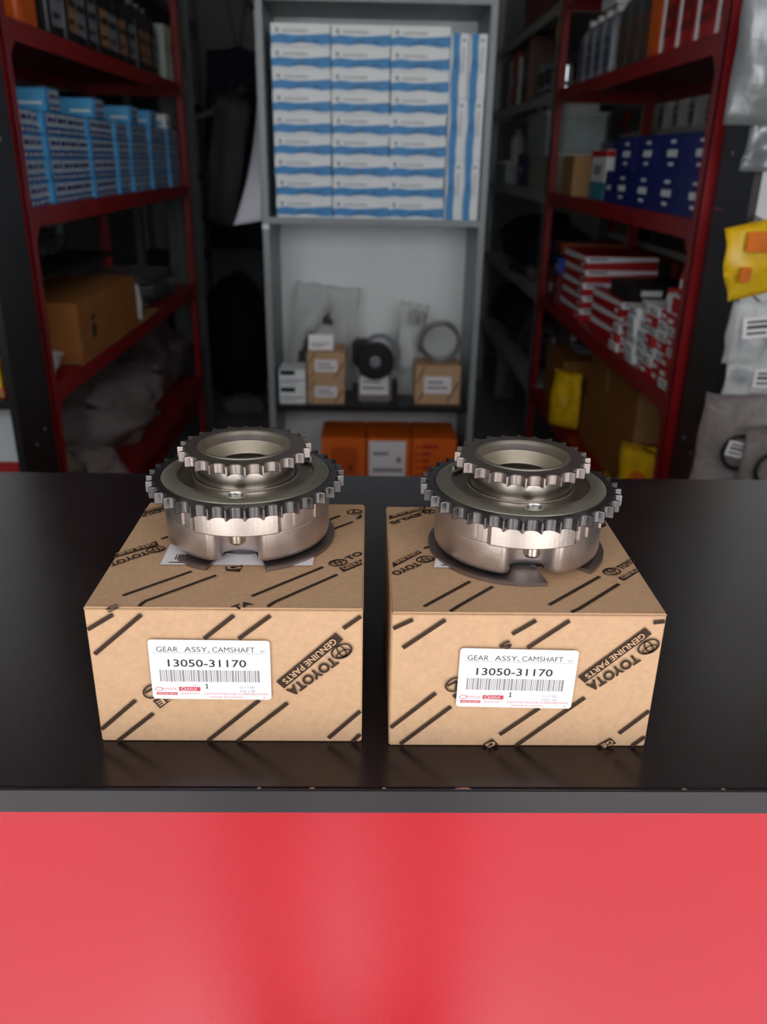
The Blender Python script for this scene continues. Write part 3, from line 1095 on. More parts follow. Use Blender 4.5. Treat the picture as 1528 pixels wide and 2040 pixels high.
for k in range(3):
    pl = heap('parts_bag', '%s dark bag of small parts beside the bright blue box' % NTH[k], .07, .08, .08, mat('dark_film', '3a3a3c', .3, var=.3), 40 + k, group='dark bags beside the bright blue box')
    pl.location = (-1.03, 2.44 + k * .17, 1.133)
# bottom shelf: milky sacks
hp = heap('plastic_sack', 'large milky plastic sack slumped over the low shelf edge', .22, .36, .27, M_FILMPINK, 3, rough=.34)
hp.location = (-1.01, 3.08, SH[3])
hp = heap('plastic_sack', 'small brownish plastic sack beside the milky sack', .17, .17, .24, mat('brown_film', '6e6152', .3, var=.3, scale=14), 8)
hp.location = (-1.0, 2.30, SH[3])
hp = heap('plastic_sack', 'pale twisted plastic sack hanging over the shelf beside the brownish sack', .13, .12, .15, M_FILMPINK, 14)
hp.location = (-.92, 2.52, SH[3])
hp = heap('plastic_sack', 'dark plastic sack behind the large milky sack', .20, .26, .36, mat('dusky_film', '554848', .3, var=.4, scale=10), 21)
hp.location = (-1.03, 3.74, SH[3])
rb = pack('parts_box', 'dark red box under the milky sack', .26, .2, .10, M_MAROON, [('f', 'print', M_REDCARD, (.2, .3, .8, .7))])
rb.location = (-.93, 2.70, .302); rb.rotation_euler = (0, 0, FACE_L)
lowb = tag(MB().box(-1.2, -.83, 2.1, 4.0, .285, .30).build('low_board', M_REDPAINT), 'red board below the bottom shelf of sacks', 'board')

# ------------------------------------------------------------------ things between the left racks and the cabinet
gs = bag('dust_cover', 'long grey cloth cover hanging beside the red rack post', .14, 1.35, .03, M_GREYCLOTH, 31, cat='cover', n=16, flop=0)
gs.location = (-.875, 4.16, .50)
gp = MB().box(-.03, .03, -.004, .004, 0, 2.2).build('post', M_DARKRACK)
tag(gp, 'dark grey flat upright strip standing behind the red rack', 'post')
gp.location = (-.83, 4.22, 0)
gb = bag('plastic_bag', 'grey plastic bag of hoses hanging behind the red rack', .20, .62, .12, M_FILMDARK, 33, flop=.1)
gb.location = (-.80, 4.7, 1.10); gb.rotation_euler = (0, math.radians(12), math.radians(-20))
nv = bag('work_jacket', 'dark navy cloth jacket hanging beside the grey cabinet', .44, 1.05, .18, M_NAVYCLOTH, 36, cat='jacket', n=18, flop=.8)
nv.location = (-.73, 5.25, .92)
bk = heap('black_bag', 'large black bag standing on the floor behind the grey cabinet', .21, .2, .80, M_BLACKCLOTH, 44, rough=.2)
bk.location = (-.80, 5.15, 0.0)
sh = heap('plastic_bag', 'small crumpled pale plastic bag on the floor by the black bag', .13, .10, .12, M_FILMGREY, 47)
sh.location = (-.74, 4.86, 0)
rail = tag(MB().tube([(-.80, 4.12, 2.36), (-.80, 6.6, 2.36)], .012, 10).build('hanging_rail', M_DARKRACK), 'dark metal rail carrying the hanging cover, bag and jacket', 'rail')
for o_, zt in ((gs, 1.85), (gb, 1.70), (nv, 1.96)):
    MB().tube([(0, 0, zt - o_.location.z - .03), (-.80 - o_.location.x, 0, 2.36 - o_.location.z)], .004, 6).build('cord', M_BLACKP, o_)
tag(MB().tube([(-1.12, 4.6, 1.52), (-.80, 4.72, 1.64), (-.64, 4.78, 1.76)], .02, 10).build('hose', M_DKGREYP), 'grey rubber hose sticking out above the grey plastic bag', 'hose')
pl = pack('parts_box', 'pale cardboard box on the dark grey rack above the grey hose', .22, .26, .12, mat('dusty_card', '6e625c', .8))
pl.location = (-1.28, 4.6, 1.74)
pl = pack('parts_box', 'dusty rose box on the dark grey rack by the black bag', .16, .22, .05, mat('dusty_rose', '8a7370', .8))
pl.location = (-1.26, 4.55, .83)

# ------------------------------------------------------------------ grey cabinet
CYF, CYB = 2.96, 3.32
CXL, CXR = -.345, .385
cab = thing('display_cabinet', 'tall grey open cabinet with white back between the racks', 'cabinet', ((CXL + CXR) / 2, (CYF + CYB) / 2, 0))
ox, oy = (CXL + CXR) / 2, (CYF + CYB) / 2
hw, hd = (CXR - CXL) / 2, (CYB - CYF) / 2
for s in (-1, 1):
    MB().box(s * hw - .011, s * hw + .011, -hd, hd, 0, 2.25, .001).build('side_panel', M_GREYBOARD, cab)
MB().box(-hw + .011, hw - .011, hd - .008, hd, .08, 2.24).build('back_panel', M_WHITEBOARD, cab)
for z, m in ((2.24, M_GREYBOARD), (1.898, M_GREYBOARD), (1.248, M_GREYBOARD), (.598, M_BLACKBOARD), (.10, M_BLACKBOARD)):
    MB().box(-hw + .011, hw - .011, -hd, hd - .008, z - .02, z, .001).build('shelf', m, cab)
MB().box(-hw + .011, hw - .011, -hd + .02, -hd + .035, 0, .08).build('plinth', M_BLACKBOARD, cab)
MB().box(-hw - .0115, -hw + .0115, -hd - .0025, -hd, 1.21, 1.225).build('shelf_peg', M_WHITEP, cab)

# blue-white boxes in the cabinet
BW, BHT = .186, .0636
zz = [(0, .10), (.12, .13), (.3, .08), (.5, .16), (.7, .12), (.85, .06), (1, .10), (1, .58), (.72, .52), (.4, .48), (.15, .54), (0, .46)]
deco = [('f', 'blue_band', M_BLUE, zz), ('f', 'emblem', M_GREYP, (.08, .60, .13, .80)), ('f', 'grey_print', mat('pale_grey_ink', 'b4b8bc', .6), (.20, .62, .62, .72)),
        ('f', 'dark_print', mat('deep_blue_ink', '1a5f8c', .5), (.36, .18, .58, .29), 2), ('f', 'dark_print', mat('deep_blue_ink', '1a5f8c', .5), (.70, .17, .80, .30), 2)]
G = 'white and blue boxes stacked in the grey cabinet'
wbx = Stock(pack('parts_box', 'white box with blue band lying flat in the grey cabinet', BW, .28, BHT - .0008, M_WHITE, deco, group=G))
rng = random.Random(5)
for c, xc in enumerate((-.218, -.028, .160)):
    for r in range(9):
        wbx.put((xc + rng.uniform(-.0015, .0015), CYF + .165 + rng.uniform(-.004, .004), 1.248 + r * BHT), rng.uniform(-.006, .006),
                                  label='white box with blue band, %s from the shelf, stack %s' % (NTH[r], ('beside the paper sheet', 'between two other stacks', 'beside the upright boxes')[c]))
G = 'white and blue boxes standing on end in the grey cabinet'
ubx = Stock(pack('parts_box', 'white box with blue stripe standing on end in the grey cabinet', .056, .28, .184, M_WHITE,
                 [('f', 'blue_band', M_BLUE, [(.08, 0), (.54, 0), (.50, .2), (.58, .5), (.50, .8), (.54, 1), (.08, 1), (.14, .6), (.06, .3)]), ('f', 'emblem', M_GREYP, (.62, .88, .84, .92)), ('f', 'dark_print', mat('deep_blue_ink', '1a5f8c', .5), (.2, .5, .36, .62), 2), ('f', 'grey_print', mat('pale_grey_ink', 'b4b8bc', .6), (.68, .4, .78, .8))], group=G))
for r in range(3):
    for c in range(2):
        ubx.put((.284 + c * .0585, CYF + .165, 1.248 + r * .1848), rng.uniform(-.008, .008), group=G,
                label='upright white box with blue stripe, %s tier, %s' % (('bottom', 'middle', 'top')[r], ('beside the flat stacks', 'against the cabinet side')[c]))

# middle compartment
ZS = .598


def parts_carton(label, x0, x1, h, yf=2.985, z=ZS, d=.14):
    w = x1 - x0
    t = pack('parts_carton', label, w, d, h, M_CARD,
             [('f', 'printed_stripe', M_INK, [(.02, .55), (.05, .55), (.22, .97), (.19, .97)]), ('f', 'printed_stripe', M_INK, [(.70, .05), (.73, .05), (.97, .55), (.95, .60)]),
              ('f', 'printed_stripe', M_INK, [(.05, .03), (.08, .03), (.2, .3), (.17, .3)]),
              ('f', 'label_sticker', M_STICK, (.20, .28, .80, .72), 2), ('f', 'label_print', M_GREYINK, (.27, .40, .72, .46), 3), ('f', 'label_print', M_GREYINK, (.27, .54, .62, .60), 3)])
    t.location = ((x0 + x1) / 2, yf + d / 2, z)
    return t


parts_carton('small kraft parts carton on the black cabinet shelf under another carton', -.216, -.082, .092)
parts_carton('small kraft parts carton lying on top of another in the cabinet', -.216, -.080, .100, z=ZS + .0925)
parts_carton('kraft parts carton carrying the chrome ring in the cabinet', .178, .345, .145, yf=3.0)
tg = pack('label_tag', 'white printed tag standing on the small kraft cartons', .09, .006, .055, M_STICK, [('f', 'print', M_GREYINK, (.12, .38, .85, .46)), ('f', 'print', M_GREYINK, (.12, .22, .6, .30))], cat='tag')
tg.location = (-.168, 3.02, ZS + .1925); tg.rotation_euler = (math.radians(-8), 0, 0)
G = 'small white and black boxes by the cabinet side'
sb = Stock(pack('parts_box', 'small white and black box stacked beside the kraft cartons', .096, .12, .063, M_WHITE, [('f', 'black_band', M_BLACKP, (.05, .68, .6, .96)), ('f', 'print', M_GREYINK, (.05, .34, .95, .42)), ('f', 'print', M_GREYINK, (.05, .18, .7, .24))], group=G))
for k in range(2):
    sb.put((-.272, 3.045, ZS + k * .0632), 0, group=G, label='%s small white and black box beside the kraft cartons' % ('lower', 'upper')[k])
# bag with a shiny bracket
bb = bag('plastic_bag', 'large clear plastic bag holding a grey metal part, leaning in the cabinet', .26, .40, .07, M_FILM, 51, n=18, flop=.3)
bb.location = (-.188, 3.19, ZS); bb.rotation_euler = (math.radians(-6), math.radians(6), 0)
mp_ = MB()
mp_.tube([(-.06, 0, .10), (-.05, -.01, .22), (.0, 0, .27), (.05, 0, .25)], [.030, .026, .022, .016], 12)
mp_.tube([(.0, 0, .27), (.02, 0, .33)], [.016, .012], 10)
mp_.lathe([(.0, .08), (.045, .08), (.045, .14), (.03, .15), (0, .15)], (-.05, -.005, 0), 20)
mp_.build('metal_part', M_DKGREYP, bb)
# belt tensioner
tn = thing('belt_tensioner', 'black belt tensioner pulley with a bagged body on the cabinet shelf', 'pulley', (.03, 3.06, ZS))
MB().box(-.062, .062, -.045, .045, 0, .115, .008).build('bagged_body', M_FILMPINK, tn)
o = MB().lathe([(0, .0), (.018, .0), (.018, .006), (.026, .006), (.026, .0), (.062, 0), (.066, .004), (.066, .04), (.060, .05), (0, .05)], seg=40).build('pulley', M_BLACKP, tn)
o.location = (.0, -.055, .165); o.rotation_euler = (PI2, 0, 0)
for v in o.data.vertices:
    v.co.z = -v.co.z
o.data.flip_normals()
o.location = (.0, -.10, .165)
o = MB().lathe([(0, 0), (.020, 0), (.020, .004), (.010, .006), (0, .006)], seg=24).build('pulley_bolt', M_GREYP, tn)
o.location = (0, -.097, .165); o.rotation_euler = (PI2, 0, 0)
MB().box(-.085, -.02, -.06, -.01, .135, .235, .01).build('arm', M_BLACKP, tn)
MB().torus((.018, -.01, .175), .066, .010, 'y', 36, 8).build('outer_ring', M_GREYP, tn)
f = Face((0, -.0462, 0), (1, 0, 0), (0, 0, 1), .0006)
lb = MB().rect(f, -.055, .03, .05, .10).build('label_sticker', M_STICK, tn)
MB().rect(f, -.045, .05, .035, .06, 2).rect(f, -.045, .075, .02, .082, 2).build('label_print', M_GREYINK, lb)
MB().box(.062, .085, -.03, .03, .0, .075, .004).build('bracket', M_BLACKP, tn)
# bag with dark pads
bb = bag('plastic_bag', 'narrow clear plastic bag with dark parts leaning beside the chrome ring', .105, .345, .045, M_FILM, 57, n=14, flop=.0)
bb.location = (.135, 3.13, ZS); bb.rotation_euler = (math.radians(-5), math.radians(7), 0)
MB().box(-.018, .028, -.01, .01, .27, .325, .004).box(.03, .05, -.01, .01, .17, .32, .004).box(-.03, -.005, -.012, .012, .03, .11, .004).build('dark_part', M_DKGREYP, bb)
MB().box(-.04, .03, -.006, .006, .10, .26, .003).build('pale_part', M_WHITEP, bb)
# chrome ring on the carton
cr = MB()
cr.lathe([(.064, -.024), (.072, -.024), (.076, -.020), (.076, .020), (.072, .024), (.064, .024), (.062, .018), (.062, -.018), (.064, -.024)], seg=56)
cro = tag(cr.build('metal_ring', mat('satin_ring_steel', 'a6a8aa', .32, .85, var=.04)), 'chrome metal ring standing upright on a kraft carton', 'ring')
cro.location = (.268, 3.06, ZS + .1452 + .0755); cro.rotation_euler = (PI2 + .08, 0, 0)
# orange boxes
def orange(label, x0, kind):
    w, h = .166, .372
    d = []
    if kind == 0:
        d = [('f', 'dark_panel', mat('deep_orange_ink', 'c24c06', .5), (.22, .60, .82, .90)), ('f', 'tick_mark', M_INK, [(.60, .70), (.63, .72), (.68, .67), (.80, .84), (.68, .63)], 2), ('f', 'print', M_INK, (.12, .52, .92, .56), 2), ('f', 'white_label', M_STICK, (.35, .08, .90, .30))]
    elif kind == 1:
        d = [('f', 'white_label', M_STICK, (.05, .58, .88, .97)), ('f', 'label_print', M_GREYINK, (.14, .64, .82, .68), 2), ('f', 'label_print', M_GREYINK, (.14, .82, .5, .85), 2), ('f', 'label_print', M_GREYINK, (.68, .74, .78, .80), 2), ('f', 'print', M_INK, (.2, .50, .75, .54)), ('f', 'print', M_INK, (.25, .30, .75, .33))]
    else:
        d = [('f', 'tick_mark', M_BLACKINK, [(.56, .70), (.60, .72), (.66, .66), (.80, .84), (.66, .61)], 2), ('f', 'white_label', M_STICK, (.08, .16, .40, .42)), ('f', 'red_line', M_REDCARD, (.06, .53, .94, .565))]
        d += [('f', 'red_print', M_REDCARD, (.08, .60 + .075 * k, .16, .62 + .075 * k)) for k in range(5)]
        d += [('f', 'red_print', M_REDCARD, (.22, .595 + .075 * k, (.42, .56, .40, .44, .58)[k], .63 + .075 * k)) for k in range(5)]
    t = pack('orange_box', label, w, .22, h, M_ORANGE, d)
    t.location = (x0 + w / 2, CYF + .012 + .11, .10)
    return t


orange('orange box with dark tick panel beside the white back panel', -.168, 0)
orange('orange box with large white label between two others', .003, 1)
orange('orange box with red print and black tick mark', .174, 2)
# paper sheet curling off the cabinet side
sv, sf = [], []
for j in range(21):
    v = j / 20
    for i in range(9):
        u = i / 8
        cur = (1 - v) ** 2.6
        sv.append((CXL - .012 - .105 * cur * u - .004, CYF + .03 + .02 * u + .06 * u * (1 - cur * .6), 1.235 + v * .62 - .02 * u * cur))
for j in range(20):
    for i in range(8):
        a = j * 9 + i
        sf.append((a, a + 1, a + 10, a + 9))
pp = MB().add(sv, sf, True).build('paper_sheet', M_PAPER)
sol = pp.modifiers.new('thickness', 'SOLIDIFY'); sol.thickness = .0008
tag(pp, 'white paper sheet curling away from the side of the grey cabinet', 'paper')

# ------------------------------------------------------------------ right rack stock
# dark blue boxes in two rows
G = 'dark blue boxes in two rows on the red rack'
nb = Stock(pack('brake_box', 'dark blue box with white lettering in the two rows on the red rack', .212, .30, .0985, M_NAVY,
                [('f', 'white_print', M_WHITE, (.42, .42, .80, .60)), ('f', 'white_print', M_WHITE, (.50, .76, .72, .84)), ('f', 'white_print', M_WHITE, (.50, .20, .70, .28))], group=G))
for r in range(2):
    for k in range(4):
        nb.put((.80 + .15 + r * .006, 2.20 + k * .2135 + (.0 if r else -.01), SH[1] + r * .099), FACE_R + (rng.uniform(-.01, .01)), group=G,
               label='dark blue box with white lettering, %s row, %s from the rack end' % (('lower', 'upper')[r], NTH[k]))
p = pack('brake_box', 'short dark blue box ending the lower blue row', .10, .28, .0985, M_NAVY, [('f', 'white_print', M_WHITE, (.3, .4, .8, .55))])
p.location = (.95, 3.00, SH[1]); p.rotation_euler = (0, 0, FACE_R)
p = pack('parts_box', 'white and teal box with a red top band beside the tan carton', .20, .16, .165, M_WHITE, [('f', 'teal_band', M_TEAL, (0, 0, 1, .36)), ('f', 'red_band', M_REDCARD, (0, .86, 1, .99)), ('f', 'print', M_GREYINK, (.2, .5, .7, .7)), ('r', 'teal_band', M_TEAL, (0, 0, 1, .36)), ('r', 'red_band', M_REDCARD, (0, .86, 1, .99)), ('r', 'print', M_GREYINK, (.2, .5, .7, .7))])
p.location = (.91, 3.24, SH[1]); p.rotation_euler = (0, 0, FACE_R)
p = pack('small_carton', 'plain tan upright carton between post and teal box', .20, .13, .148, M_TAN, [('r', 'fold_line', M_TAN, (.0, .49, 1, .505))])
p.location = (.86, 3.58, SH[1]); p.rotation_euler = (0, 0, FACE_R)
p = pack('parts_box', 'dark blue box behind the tan carton', .18, .14, .20, M_NAVY, [('r', 'print', M_WHITE, (.1, .6, .5, .8))])
p.location = (1.02, 3.62, SH[1]); p.rotation_euler = (0, 0, FACE_R)

# bottles over the dark blue boxes
G = 'red oil bottles on the top shelf'
rb = Stock(bottle('red oil bottle with white label strip on the top shelf', M_REDP, M_REDP, mat('dark_red_label', '7d1016', .4), .125, .09, .30, group=G))
for k in range(4):
    rb.put((.86, 2.17 + k * .137, SH[0]), FACE_R, group=G, label='%s red oil bottle from the rack end on the top shelf' % NTH[k])
    pk = MB().box(.812, .816, 2.222 + k * .137, 2.236 + k * .137, SH[0] + .0, SH[0] + .30)
    tag(pk.build('slim_card', M_WHITE), 'slim white card strip after the %s red oil bottle from the rack end' % NTH[k], 'card', 'white card strips between red bottles')
p = bottle('orange oil bottle beside the red oil bottles', M_ORANGEP, M_ORANGEP, M_ORANGEP, .12, .09, .33)
p.location = (.86, 2.72, SH[0]); p.rotation_euler = (0, 0, FACE_R)
G = 'dark grey oil bottles by the orange bottle'
gb_ = Stock(bottle('dark grey oil bottle beside the orange bottle', M_DKGREYP, M_BLACKP, M_BROWNP, .115, .08, .24, group=G))
for k in range(3):
    gb_.put((.865, 2.85 + k * .122, SH[0]), FACE_R, group=G, label='%s dark grey oil bottle after the orange bottle' % NTH[k])
gb2 = Stock(bottle('dark grey oil bottle standing in the raised back row', M_DKGREYP, M_BLACKP, M_GREYP, .115, .08, .24, group='raised back row of dark bottles'))
tag(MB().box(.95, 1.17, 2.75, 3.35, SH[0], SH[0] + .10, .002).build('crate', M_BROWNP), 'brown crate raising the back row of dark bottles', 'crate')
for k in range(4):
    gb2.put((1.02, 2.85 + k * .13, SH[0] + .10), FACE_R, group='raised back row of dark bottles', label='%s bottle of the raised back row on the brown crate' % NTH[k])
G = 'pale blue-grey bottles beside the rack post'
g3 = Stock(bottle('pale blue-grey bottle under the white and blue box', M_GREYP, M_WHITEP, mat('slate_label', '4b5a7a', .5), .10, .08, .22, group=G))
for k in range(4):
    g3.put((.86, 3.27 + k * .125, SH[0]), FACE_R, group=G, label='%s pale blue-grey bottle after the dark grey bottles' % NTH[k])
p = pack('parts_box', 'white box with blue print on top of the pale bottles', .20, .14, .10, M_WHITE, [('r', 'blue_print', M_BLUE, (.3, .4, .95, .75)), ('f', 'blue_print', M_BLUE, (.2, .3, .8, .6))])
p.location = (.90, 3.34, SH[0] + .221); p.rotation_euler = (0, 0, FACE_R)

# red and white boxes
zzr = [(0, .08), (1, .08), (1, .62), (.62, .56), (.55, .66), (.5, .50), (0, .40)]
dr = [('f', 'white_band', M_WHITE, [(0, .52), (.5, .58), (1, .70), (1, .96), (0, .96)]), ('r', 'white_band', M_WHITE, [(0, .50), (.5, .58), (1, .72), (1, .96), (0, .96)]), ('r', 'print', M_GREYP, (.05, .70, .30, .88), 2),
      ('f', 'white_spot', M_WHITEP, (.82, .14, .93, .44), 2)]
G = 'long red and white boxes stacked on the rack'
rw = Stock(pack('gasket_box', 'long red and white box in the flat stack on the red rack', .34, .27, .047, M_REDCARD, dr, group=G))
for k in range(5):
    rw.put((.805 + .135 + .004 * (k % 2), 3.36 - k * .004, SH[2] + k * .0475), FACE_R, group=G, label='long red and white box, %s from the shelf in the five-high stack' % NTH[k])
G = 'long red and white boxes in the lower stack'
for k in range(3):
    rw.put((.955, 2.90, SH[2] + k * .0475), FACE_R + .02, group=G, label='long red and white box, %s from the shelf, under the black box' % NTH[k])
p = pack('tool_box', 'black flat box with white lettering on the red boxes', .20, .25, .052, M_BLACKP, [('r', 'white_print', M_WHITE, (.18, .35, .45, .7)), ('r', 'grey_print', M_GREYP, (.55, .45, .8, .6))])
p.location = (.96, 2.82, SH[2] + .1427); p.rotation_euler = (0, 0, FACE_R)
p = pack('parts_box', 'small blue box at the end of the red box stack', .06, .08, .06, mat('bright_blue_card', '2c4fb0', .5), [('f', 'print', M_WHITE, (.2, .3, .8, .6))])
p.location = (.85, 3.68, SH[2] + .12); p.rotation_euler = (0, 0, FACE_R)
p = pack('parts_box', 'maroon box under the small blue box', .20, .14, .12, M_MAROON, [('f', 'print', M_WHITE, (.2, .3, .5, .6)), ('f', 'print', M_GREYP, (.6, .5, .8, .7))])
p.location = (.87, 3.69, SH[2]); p.rotation_euler = (0, 0, FACE_R)
sd = [('f', 'print', M_DKGREYP, (.12, .25, .85, .40)), ('f', 'print', M_DKGREYP, (.12, .58, .6, .74)), ('r', 'red_patch', M_REDCARD, (.15, .15, .85, .85))]
G = 'small white boxes with grey print in columns'
sw = Stock(pack('piston_ring_box', 'small white box with grey print in the columns on the red rack', .078, .11, .027, M_WHITE, sd, group=G))
G2 = 'small red boxes with white print in columns'
sr = Stock(pack('piston_ring_box', 'small red box with white print in the columns on the red rack', .078, .11, .027, M_REDCARD,
                [('f', 'print', M_WHITE, (.1, .3, .55, .7)), ('r', 'print', M_WHITE, (.15, .2, .85, .8))], group=G2))
rng = random.Random(8)
for c, (n, pat) in enumerate(((7, 'wrrwrwr'), (7, 'rrwrwwr'), (7, 'rwwrwrw'), (7, 'wwwwwww'), (6, 'wwwwww'), (4, 'rwrr'), (3, 'wrw'))):
    for k in range(n):
        (sw if pat[k] == 'w' else sr).put((.850 + rng.uniform(-.006, .006) + .008 * (c % 2), 2.165 + c * .084, SH[2] + k * .0275), FACE_R + rng.uniform(-.08, .08), group=G if pat[k] == 'w' else G2,
                                          label='small %s, %s from the shelf, %s column from the rack end' % ('white box with grey print' if pat[k] == 'w' else 'red box with white print', NTH[k], NTH[c]))
p = pack('parts_box', 'white box with a red square facing out, on the small box columns', .12, .10, .05, M_WHITE, [('r', 'red_patch', M_REDCARD, (.12, .1, .9, .9)), ('r', 'print', M_WHITE, (.3, .3, .7, .7), 2), ('f', 'red_patch', M_REDCARD, (.3, .1, .9, .9))])
p.location = (.850, 2.185, SH[2] + 7 * .0275); p.rotation_euler = (0, 0, FACE_R)
for k, (xx, yy, zz_) in enumerate(((.842, 2.205, SH[2] + 7 * .0275 + .0502), (.842, 2.285, SH[2] + 7 * .0275 + .0003))):
    t = thing('spool_can', ['upper red and white round can on the small box columns', 'lower red and white round can behind the square-marked box'][k], 'can', (xx, yy, zz_))
    MB().lathe([(0, 0), (.028, 0), (.03, .003), (.03, .052), (.028, .055), (0, .055)], seg=24).build('body', M_REDCARD, t)
    MB().lathe([(.0304, .016), (.0304, .038)], seg=24).build('white_band', M_WHITE, t)
# cartons and yellow bags below
c1 = carton_plain('shipping_carton', 'upper brown carton with pale tape end under the red boxes', .58, .34, .21, M_CARD2)
c1.location = (.845 + .17, 2.80, SH[3] + .17); c1.rotation_euler = (0, 0, FACE_R)
f = Face((.29, 0, 0), (0, 1, 0), (0, 0, 1), .0006)
MB().rect(f, -.165, .01, .10, .20).build('pale_flap', M_TAN, c1)
f = Face((0, -.17, 0), (1, 0, 0), (0, 0, 1), .0006)
MB().rect(f, -.06, .09, -.03, .17).build('tape_patch', M_TAN, c1)
c2 = carton_plain('shipping_carton', 'lower brown carton carrying another carton on the low shelf', .66, .35, .168, M_CARD2)
c2.location = (.84 + .175, 2.80, SH[3]); c2.rotation_euler = (0, 0, FACE_R)
c3 = carton_plain('shipping_carton', 'brown carton beside the post behind a yellow bag', .34, .33, .24, M_CARD2)
c3.location = (.98, 3.56, SH[3]); c3.rotation_euler = (0, 0, FACE_R)
pl = bag('silver_pouch', 'small silver pouch lying on the brown carton by the post', .13, .16, .03, M_SILVER, 60, n=8)
pl.location = (.95, 3.46, SH[3] + .262); pl.rotation_euler = (-PI2, 0, 0)
yb = bag('yellow_bag', 'yellow plastic bag hanging against the brown cartons near the post', .13, .22, .04, M_YELLOW, 62, n=10, flop=.3)
yb.location = (.79, 3.20, SH[3] + .02); yb.rotation_euler = (0, 0, math.radians(-40))
yb = bag('yellow_bag', 'yellow plastic bag with brown print beside the low cartons', .17, .24, .05, M_YELLOW, 64, n=10, flop=0)
yb.location = (.815, 2.27, SH[3]); yb.rotation_euler = (0, 0, math.radians(-48))
MB().lathe([(0, 0), (.028, 0), (.03, .002), (.018, .003), (.016, .001), (0, .001)], seg=20).build('print_ring', M_AMBER, yb)
yb.children[-1].location = (.0, -.035, .15); yb.children[-1].rotation_euler = (PI2, 0, 0)
MB().box(-.05, .05, -.036, -.032, .03, .08, .002).build('print_patch', M_AMBER, yb)
hp = heap('wrapped_part', 'small round clear-wrapped part between carton and yellow bag', .045, .05, .10, M_FILMGREY, 66)
hp.location = (.812, 2.42, SH[3])
pl = bag('yellow_bag', 'low yellow bag tucked under the wrapped part', .09, .05, .03, M_YELLOW, 68, n=8)
pl.location = (.80, 2.56, SH[3])
pl.rotation_euler = (0, 0, FACE_R)

# ------------------------------------------------------------------ far right grey rack
p = bottle('tall dark bottle at the cabinet end of the grey rack', M_BLACKP, M_BLACKP, M_DKGREYP, .13, .1, .29)
p.location = (.87, 5.60, SH[0]); p.rotation_euler = (0, 0, FACE_R)
far = [('tall cream carton on the grey rack', mat('cream_card', 'b9b29c', .6), .10, .25, 5.40), ('tall red carton on the grey rack', M_REDCARD, .13, .28, 5.22),
       ('tall white carton on the grey rack beside the red one', M_WHITE, .08, .24, 5.08), ('tall brown carton on the grey rack', M_BROWNP, .20, .30, 4.86)]
for lab, m, w, h, yy in far:
    p = pack('tall_box', lab, w, .18, h, m, [('f', 'print', M_GREYP, (.2, .4, .8, .6)), ('r', 'print', M_GREYP, (.3, .4, .7, .6))])
    p.location = (.90, yy, SH[0]); p.rotation_euler = (0, 0, FACE_R)
G = 'silver tins on the grey rack'
for k in range(3):
    t = thing('tin_can', '%s round silver tin from the red post on the grey rack' % NTH[k], 'can', (.87, 4.12 + k * .19, SH[0]), group=G)
    MB().lathe([(0, 0), (.058, 0), (.06, .004), (.057, .008), (.057, .11), (.06, .114), (.058, .118), (.05, .116), (0, .116)], seg=28).build('body', M_CHROME, t)
    MB().lathe([(.0575, .03), (.0575, .05)], seg=28).build('band', M_GREYP, t)
p = pack('parts_box', 'dark grey box behind the silver tins', .5, .14, .22, M_DKGREYP, [('f', 'print', M_BROWNP, (.1, .3, .5, .7))])
p.location = (1.05, 4.35, SH[0]); p.rotation_euler = (0, 0, FACE_R)
tag(MB().torus((.86, 4.28, SH[0] + .27), .07, .006, 'x', 28, 8).build('cable_loop', M_YELLOWC), 'yellow cable loop above the silver tins', 'cable')


def bin_(label, w, d, h, loc, m=M_CLEARBOX, dark=True):
    t = thing('storage_bin', label, 'bin', loc, FACE_R)
    b = MB()
    b.box(-w / 2, w / 2, -d / 2, -d / 2 + .004, 0, h)
    b.box(-w / 2, w / 2, d / 2 - .004, d / 2, 0, h)
    b.box(-w / 2, -w / 2 + .004, -d / 2, d / 2, 0, h)
    b.box(w / 2 - .004, w / 2, -d / 2, d / 2, 0, h)
    b.box(-w / 2, w / 2, -d / 2, d / 2, 0, .004)
    b.build('tub', m, t)
    MB().box(-w / 2 - .006, w / 2 + .006, -d / 2 - .006, d / 2 + .006, h, h + .012, .003).build('lid', M_WHITEP, t)
    if dark:
        MB().box(-w / 2 + .03, w / 2 - .03, -d / 2 + .03, d / 2 - .03, .006, h * .62, .01).build('contents', M_DKGREYP, t)
    return t


bin_('cream storage bin under another bin on the grey rack', .42, .24, .15, (.92, 4.28, SH[1]), mat('cream_bin', 'b4b2a2', .35))
bin_('frosted storage bin stacked on the cream bin', .46, .27, .155, (.925, 4.30, SH[1] + .163))
bin_('small frosted storage bin at the cabinet end of the grey rack', .36, .2, .11, (.89, 5.35, SH[1]))
p = pack('parts_box', 'dark blue box between the two bin stacks', .28, .22, .16, M_NAVY, [('f', 'print', M_WHITE, (.2, .4, .5, .6))])
p.location = (.93, 4.80, SH[1]); p.rotation_euler = (0, 0, FACE_R)
p = pack('parts_box', 'white printed box on top of the frosted bin', .40, .2, .055, M_WHITE, [('f', 'print', M_DKGREYP, (.3, .25, .6, .8))])
p.location = (.92, 4.28, SH[1] + .333); p.rotation_euler = (0, 0, FACE_R)
p = bottle('small white bottle standing on the small frosted bin', M_WHITEP, M_WHITEP, M_WHITEP, .07, .06, .17, handle=False)
p.location = (.87, 5.30, SH[1] + .1222)
G = 'dark sacks on the lower shelves of the grey rack'
